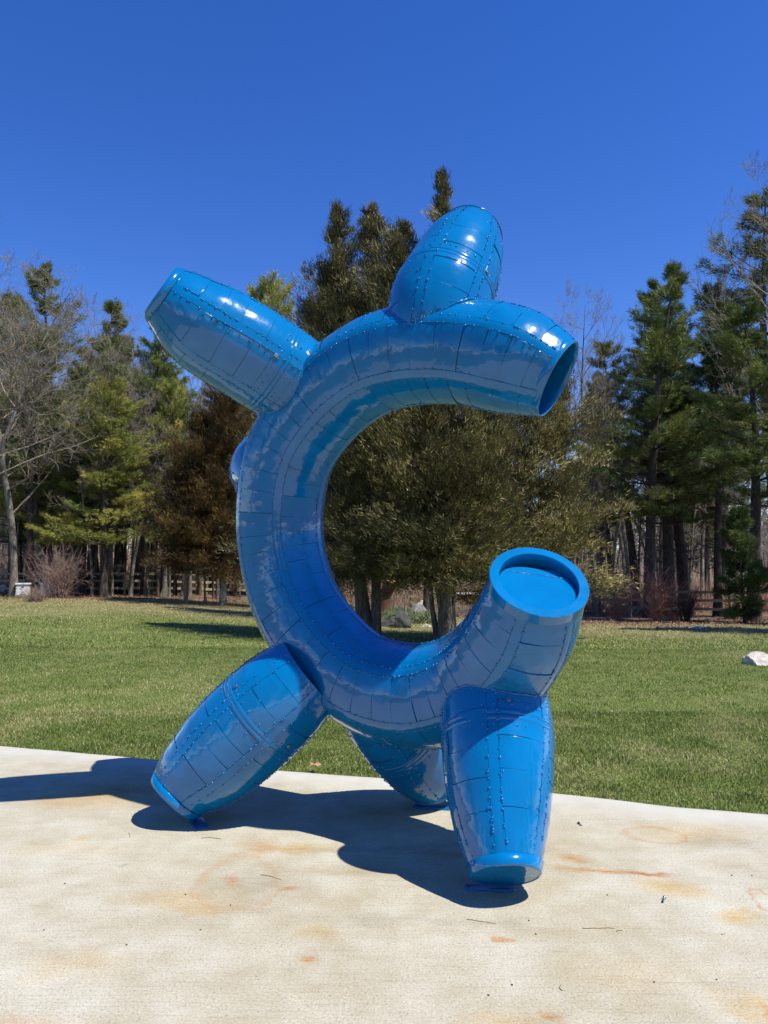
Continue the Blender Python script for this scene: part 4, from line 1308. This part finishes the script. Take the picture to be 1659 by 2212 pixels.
# stones
import mathutils
def stone(name, loc, size, mat, label, seed, rot=0.0, sharp=.5):
    import bmesh
    rr = random.Random(seed)
    bm = bmesh.new(); bmesh.ops.create_icosphere(bm, subdivisions=4, radius=1)
    planes = [(Vector((rr.uniform(-1, 1), rr.uniform(-1, 1), rr.uniform(-.5, 1))).normalized(), rr.uniform(.55, .9)) for _ in range(int(14 * sharp) + 4)]
    for v in bm.verts:
        p = v.co.copy()
        for nrm, d in planes:
            k = p.dot(nrm)
            if k > d: p -= nrm * (k - d) * .93
        p *= 1 + .10 * mathutils.noise.noise(p * 2.3 + Vector((seed, 0, 0))) + .04 * mathutils.noise.noise(p * 8)
        v.co = Vector((p.x * size[0], p.y * size[1], p.z * size[2]))
    me = bpy.data.meshes.new(name); bm.to_mesh(me); bm.free(); me.materials.append(mat)
    o = obj(name, me, None, loc); o.rotation_euler = (0, 0, rot); tag(o, label, 'rock')
    return o
ROCK_G = simple('grey_granite', (.14, .135, .125), .9, nscale=6, var=.45, bumpd=.03)
ROCK_L = simple('pale_granite', (.46, .42, .36), .9, nscale=7, var=.35, bumpd=.03)
ROCK_D = simple('dark_granite', (.045, .045, .044), .9, nscale=6, var=.4, bumpd=.03)
def at_ground(px, py, dz=0.0):
    p = ground_hit(px / 1.085, py / 1.085); return (p.x, p.y, p.z + dz)
stone('rock', at_ground(1784, 1556, .0), (.33, .28, .20), ROCK_L, 'pale grey rock lying in the lawn at the right edge', 3, .4)
stone('rock', at_ground(1640, 1472, -.02), (.42, .25, .09), ROCK_L, 'small flat pale stone in the far right lawn', 4, .2)
stone('rock', at_ground(945, 1472, .16), (.42, .28, .44), ROCK_D, 'dark wedge-shaped slab between the two cedar trunks', 5, .5, 1)
stone('rock', at_ground(915, 1468, .08), (.50, .28, .20), ROCK_D, 'low dark rock leaning against the wedge-shaped slab', 6, .2)
stone('rock', at_ground(982, 1452, .22), (.62, .45, .42), ROCK_G, 'big grey boulder right of the wedge-shaped slab', 7, .9)
stone('rock', at_ground(992, 1428, .20), (.42, .35, .42), ROCK_L, 'pale pointed rock on top behind the big grey boulder', 8, .3, 1)
stone('rock', at_ground(1000, 1470, .03), (.16, .12, .10), ROCK_L, 'small pale stone at the foot of the big grey boulder', 9, .3)
stone('rock', at_ground(885, 1452, .1), (.28, .25, .22), ROCK_G, 'rounded grey rock touching the left cedar trunk', 10, .3)
for i, (px, py, s_, mt, lb) in enumerate([(155, 1386, .45, ROCK_G, 'brownish grey boulder right of the pale blue hive box'), (178, 1388, .28, ROCK_L, 'pale stone beside the boulder in front of the left fence'),
                                   (72, 1380, .35, ROCK_L, 'pale stone directly behind the white hive box'), (4, 1384, .42, ROCK_L, 'pale round stone cut by the left edge'),
                                   (222, 1388, .3, ROCK_G, 'grey stone between two fence posts left of the mottled trunk'), (285, 1390, .42, ROCK_D, 'dark flat stone at the mottled grey trunk'), (245, 1389, .25, ROCK_L, 'small pale stone under the left fence rail')]):
    stone('rock', at_ground(px, py, s_ * .25), (s_, s_ * .8, s_ * .62), mt, lb, 20 + i, i)

# sawn log leaning behind the cedar
SAWN = simple('fresh_sawn_wood', (.50, .25, .09), .8, nscale=9, var=.25)
LOGB = simple('reddish_log_bark', (.16, .075, .04), .9, nscale=7, var=.4)
x, y = fx(902, 29); z = gz(x, y)
root = empty('sawn_log', (x, y, z)); tag(root, 'leaning sawn trunk with an orange cut face behind the cedars', 'log')
w = Wood(); w.limb([(-.15, 0, -.1), (0, 0, .9), (.28, -.2, 1.45)], [.27, .25, .24], 14); obj('log_bark', w.mesh('log_bark', LOGB), root)
d = Vector((.28, -.2, .55)).normalized(); X = d.cross(Vector((0, 0, 1))).normalized(); Yv = d.cross(X)
c0 = Vector((.28, -.2, 1.45)) + d * .004
obj('cut_face', mesh_py('cut_face', [c0 + .235 * (math.cos(k * .4488) * X + math.sin(k * .4488) * Yv) for k in range(14)] + [c0 + d * .01], [(k, (k + 1) % 14, 14) for k in range(14)], SAWN), root)

# small boat on the far side of the cedars: pale rim, yellowish hull
HULL = simple('yellowish_hull', (.42, .37, .16), .5, nscale=3, var=.1)
RIM = simple('white_gunwale', (.72, .75, .74), .5, nscale=3, var=.06)
x, y = fx(1123, 33); z = gz(x, y)
root = empty('small_boat', (x, y, z + .95), 0.1); tag(root, 'small upturned-bow boat with pale rim and yellowish hull behind the raised end', 'boat')
st = []
for i in range(9):
    u = i / 8; wd = .62 * math.sin(min(1, u * 1.5 + .02) * math.pi / 2) ; kz = -.62 * min(1, u * 1.9) ** .8
    X_ = -1.3 + u * 3.0
    st.append([(X_, -wd, .0), (X_ + .05, -wd * .72, kz * .6), (X_ + .1, 0, kz - .02), (X_ + .05, wd * .72, kz * .6), (X_, wd, 0)])
V = [p for s_ in st for p in s_]
F = gridF(9, 5) + [(40, 41, 42, 43, 44)]
obj('hull', mesh_py('hull', V, F, HULL, True), root)
w = Wood(); w.limb([Vector(s_[0]) + Vector((0, 0, .03)) for s_ in st], [.05] * 9, 6); w2 = [Vector(s_[4]) + Vector((0, 0, .03)) for s_ in st]; w.limb(w2, [.05] * 9, 6)
obj('gunwale', w.mesh('gunwale', RIM), root)
obj('deck', mesh_py('deck', [Vector(s_[0]) + Vector((0, 0, .01)) for s_ in st] + [Vector(s_[4]) + Vector((0, 0, .01)) for s_ in st], [(i, i + 1, i + 10, i + 9) for i in range(8)], RIM), root)
for dx in (-.2, 1.2):
    o = obj('trestle', box_mesh('trestle', .08, .9, .5, WOODG, .01, -.97), root); o.location = (dx, 0, 0)

# fallen leaves: a scatter nobody could count, and one single leaf by the pad
LEAF = leafy('dry_leaves', [(0, (.10, .05, .025)), (.5, (.27, .15, .075)), (1, (.45, .30, .17))], .2)
r = np.random.RandomState(15)
n = 9000
x = r.uniform(-26, 26, n); y = lawn_far(x) + r.normal(1.0, 2.2, n); z = terrain(x, y) + r.uniform(0, .03, n)
V, F, t_ = tufts(np.stack([x, y, z], 1), np.tile([0, 0, 0], (n, 1)), r, 2, .065, .05, r.rand(n), .1)
V[:, 2] = np.minimum(V[:, 2], terrain(V[:, 0], V[:, 1]) + .07)
lf = obj('leaf_litter', mesh_np('leaf_litter', V, F, LEAF, False, t_)); tag(lf, 'dry brown fallen leaves along the edge of the woods', 'leaves', kind='stuff')
px_, py_ = ghit0(735, 1798)
V = []; 
for k in range(10):
    q = k * math.pi / 5; rr_ = .055 * (1 if k % 2 == 0 else .55)
    V.append((rr_ * math.cos(q), rr_ * math.sin(q), .012 * math.sin(q * 3)))
V.append((0, 0, .004))
LEAF1 = simple('curled_leaf', (.36, .19, .12), .8)
o = obj('dead_leaf', mesh_py('dead_leaf', V, [(k, (k + 1) % 10, 10) for k in range(10)], LEAF1), None, (px_, py_ + .10, -.005)); tag(o, 'curled reddish brown leaf on the grass at the pad edge', 'leaf')
# dry grass tufts
r = np.random.RandomState(16)
STRAW = simple('dry_straw', (.55, .45, .25), .8)
for i, (px, py, lb) in enumerate([(382, 1402, 'dry straw tuft at the left edge of the woods below the dark cedar'), (1490, 1440, 'dry straw tuft at the foot of the right shrubs')]):
    p = at_ground(px, py); w = Wood()
    for k in range(26):
        a = r.uniform(0, 6.28); w.limb(wander((r.normal(0, .1), r.normal(0, .05), 0), (math.cos(a) * .5, math.sin(a) * .5, 1), r.uniform(.2, .5), 3, r, .2), [.008, .007, .005, .002], 3)
    o = obj('straw_tuft', w.mesh('straw_tuft', STRAW), None, p); tag(o, lb, 'dry grass')

# ---- small debris on the concrete
DARK = simple('dark_debris', (.045, .038, .03), .8)
TW = simple('brown_twig', (.22, .16, .09), .8)
def twig(px, py, L, ang, label, bend=.1, rad=.0016):
    x, y = ghit0(px, py); r = np.random.RandomState(int(px)); w = Wood()
    p = [( (u - .5) * L, bend * L * (1 - (2 * u - 1) ** 2) + r.normal(0, L * .01), .002) for u in np.linspace(0, 1, 7)]
    w.limb(p, np.linspace(rad, rad * .5, 7), 5)
    o = obj('twig', w.mesh('twig', TW), None, (x, y, 0)); o.rotation_euler = (0, 0, ang); tag(o, label, 'twig')
twig(495, 1966, .115, -.12, 'curved twig just below the left foot plate', .12, .0022)
twig(1402, 2176, .135, .02, 'straight brown twig right of the front foot shadow', .01, .0020)
twig(1128, 2161, .13, -.35, 'pale thin twig below the front foot shadow', .05)
twig(303, 1958, .07, -1.2, 'short upright-pointing twig left of the left foot', .05)
twig(635, 2057, .13, -.5, 'thin dark twig inside the rusty ring stain', .08)
twig(1452, 2182, .03, .1, 'tiny twig near the straight brown twig', .1)
twig(735, 1918, .045, .5, 'tiny twig inside the big shadow', .05)
twig(1317, 2315, .04, 1.4, 'small curled twig in the lower right concrete', .2)
twig(1695, 2190, .02, .3, 'tiny fleck of twig at the right of the concrete', .1)
def bit(px, py, s_, label, seed):
    x, y = ghit0(px, py)
    o = stone('debris_bit', (x, y, s_ * .35), (s_, s_ * .6, s_ * .45), DARK, label, seed, seed); o['category'] = 'debris'
bit(1356, 1931, .016, 'dark scrap on the pale concrete right of the front leg', 2)
bit(1361, 1935, .009, 'small dark fragment touching the dark scrap', 3)
for i, (px, py) in enumerate([(297, 2215), (435, 2097), (540, 2122), (1200, 2309), (1680, 2296), (1423, 2098), (1715, 2052), (1762, 2052), (1533, 2302), (1145, 2333), (470, 2180), (1240, 2158), (1256, 2190), (152, 2072), (103, 2180)]):
    x, y = ghit0(px, py)
    o = stone('pebble', (x, y, .002), (.005, .0035, .003), DARK, 'tiny dark speck of grit lying on the concrete', 40 + i, i); o['category'] = 'pebble'; o['group'] = 'dark grit specks on the concrete'
# loose bolt
x, y = ghit0(1555, 2112)
root = empty('loose_bolt', (x, y, .007), 1.05); tag(root, 'shiny loose bolt lying on the concrete at the right', 'bolt')
w = Wood(); w.limb([(-.022, 0, 0), (.018, 0, 0)], [.0042, .0042], 10); obj('shank', w.mesh('shank', STEEL), root)
w = Wood(); w.limb([(.018, 0, 0), (.0185, 0, 0), (.0265, 0, 0), (.027, 0, 0)], [.001, .0088, .0088, .001], 6); obj('bolt_head', w.mesh('bolt_head', STEEL), root)

# ---- the woods go on behind the viewer (they show in the glossy paint)
r = np.random.RandomState(30)
for i in range(26):
    a = math.radians(r.uniform(188, 352) if i % 2 else r.uniform(200, 340)); R_ = r.uniform(24, 34)
    x, y = R_ * math.cos(a), R_ * math.sin(a) + 2
    kind = ['full', 'open', 'gold'][i % 3]; H0, (a_, b_, c_) = PM[kind]
    make_tree('pine_tree', (x, y, -.07), r.uniform(0, 6.28), r.uniform(.5, .8), a_, b_, c_, 'pine standing across the lawn behind the viewer', 'pine tree', 'pines behind the viewer', 1.2)

for i, (x, y, s_) in enumerate([(14.8, 20.6, .85), (19.5, 24.0, 1.0)]):
    if s_: H0, (a_, b_, c_) = PM['full']; make_tree('pine_tree', (x, y, gz(x, y)), 1.3 * i, s_, a_, b_, c_, 'pine standing outside the right edge of the view', 'pine tree', 'pines outside the right edge', 1.0)
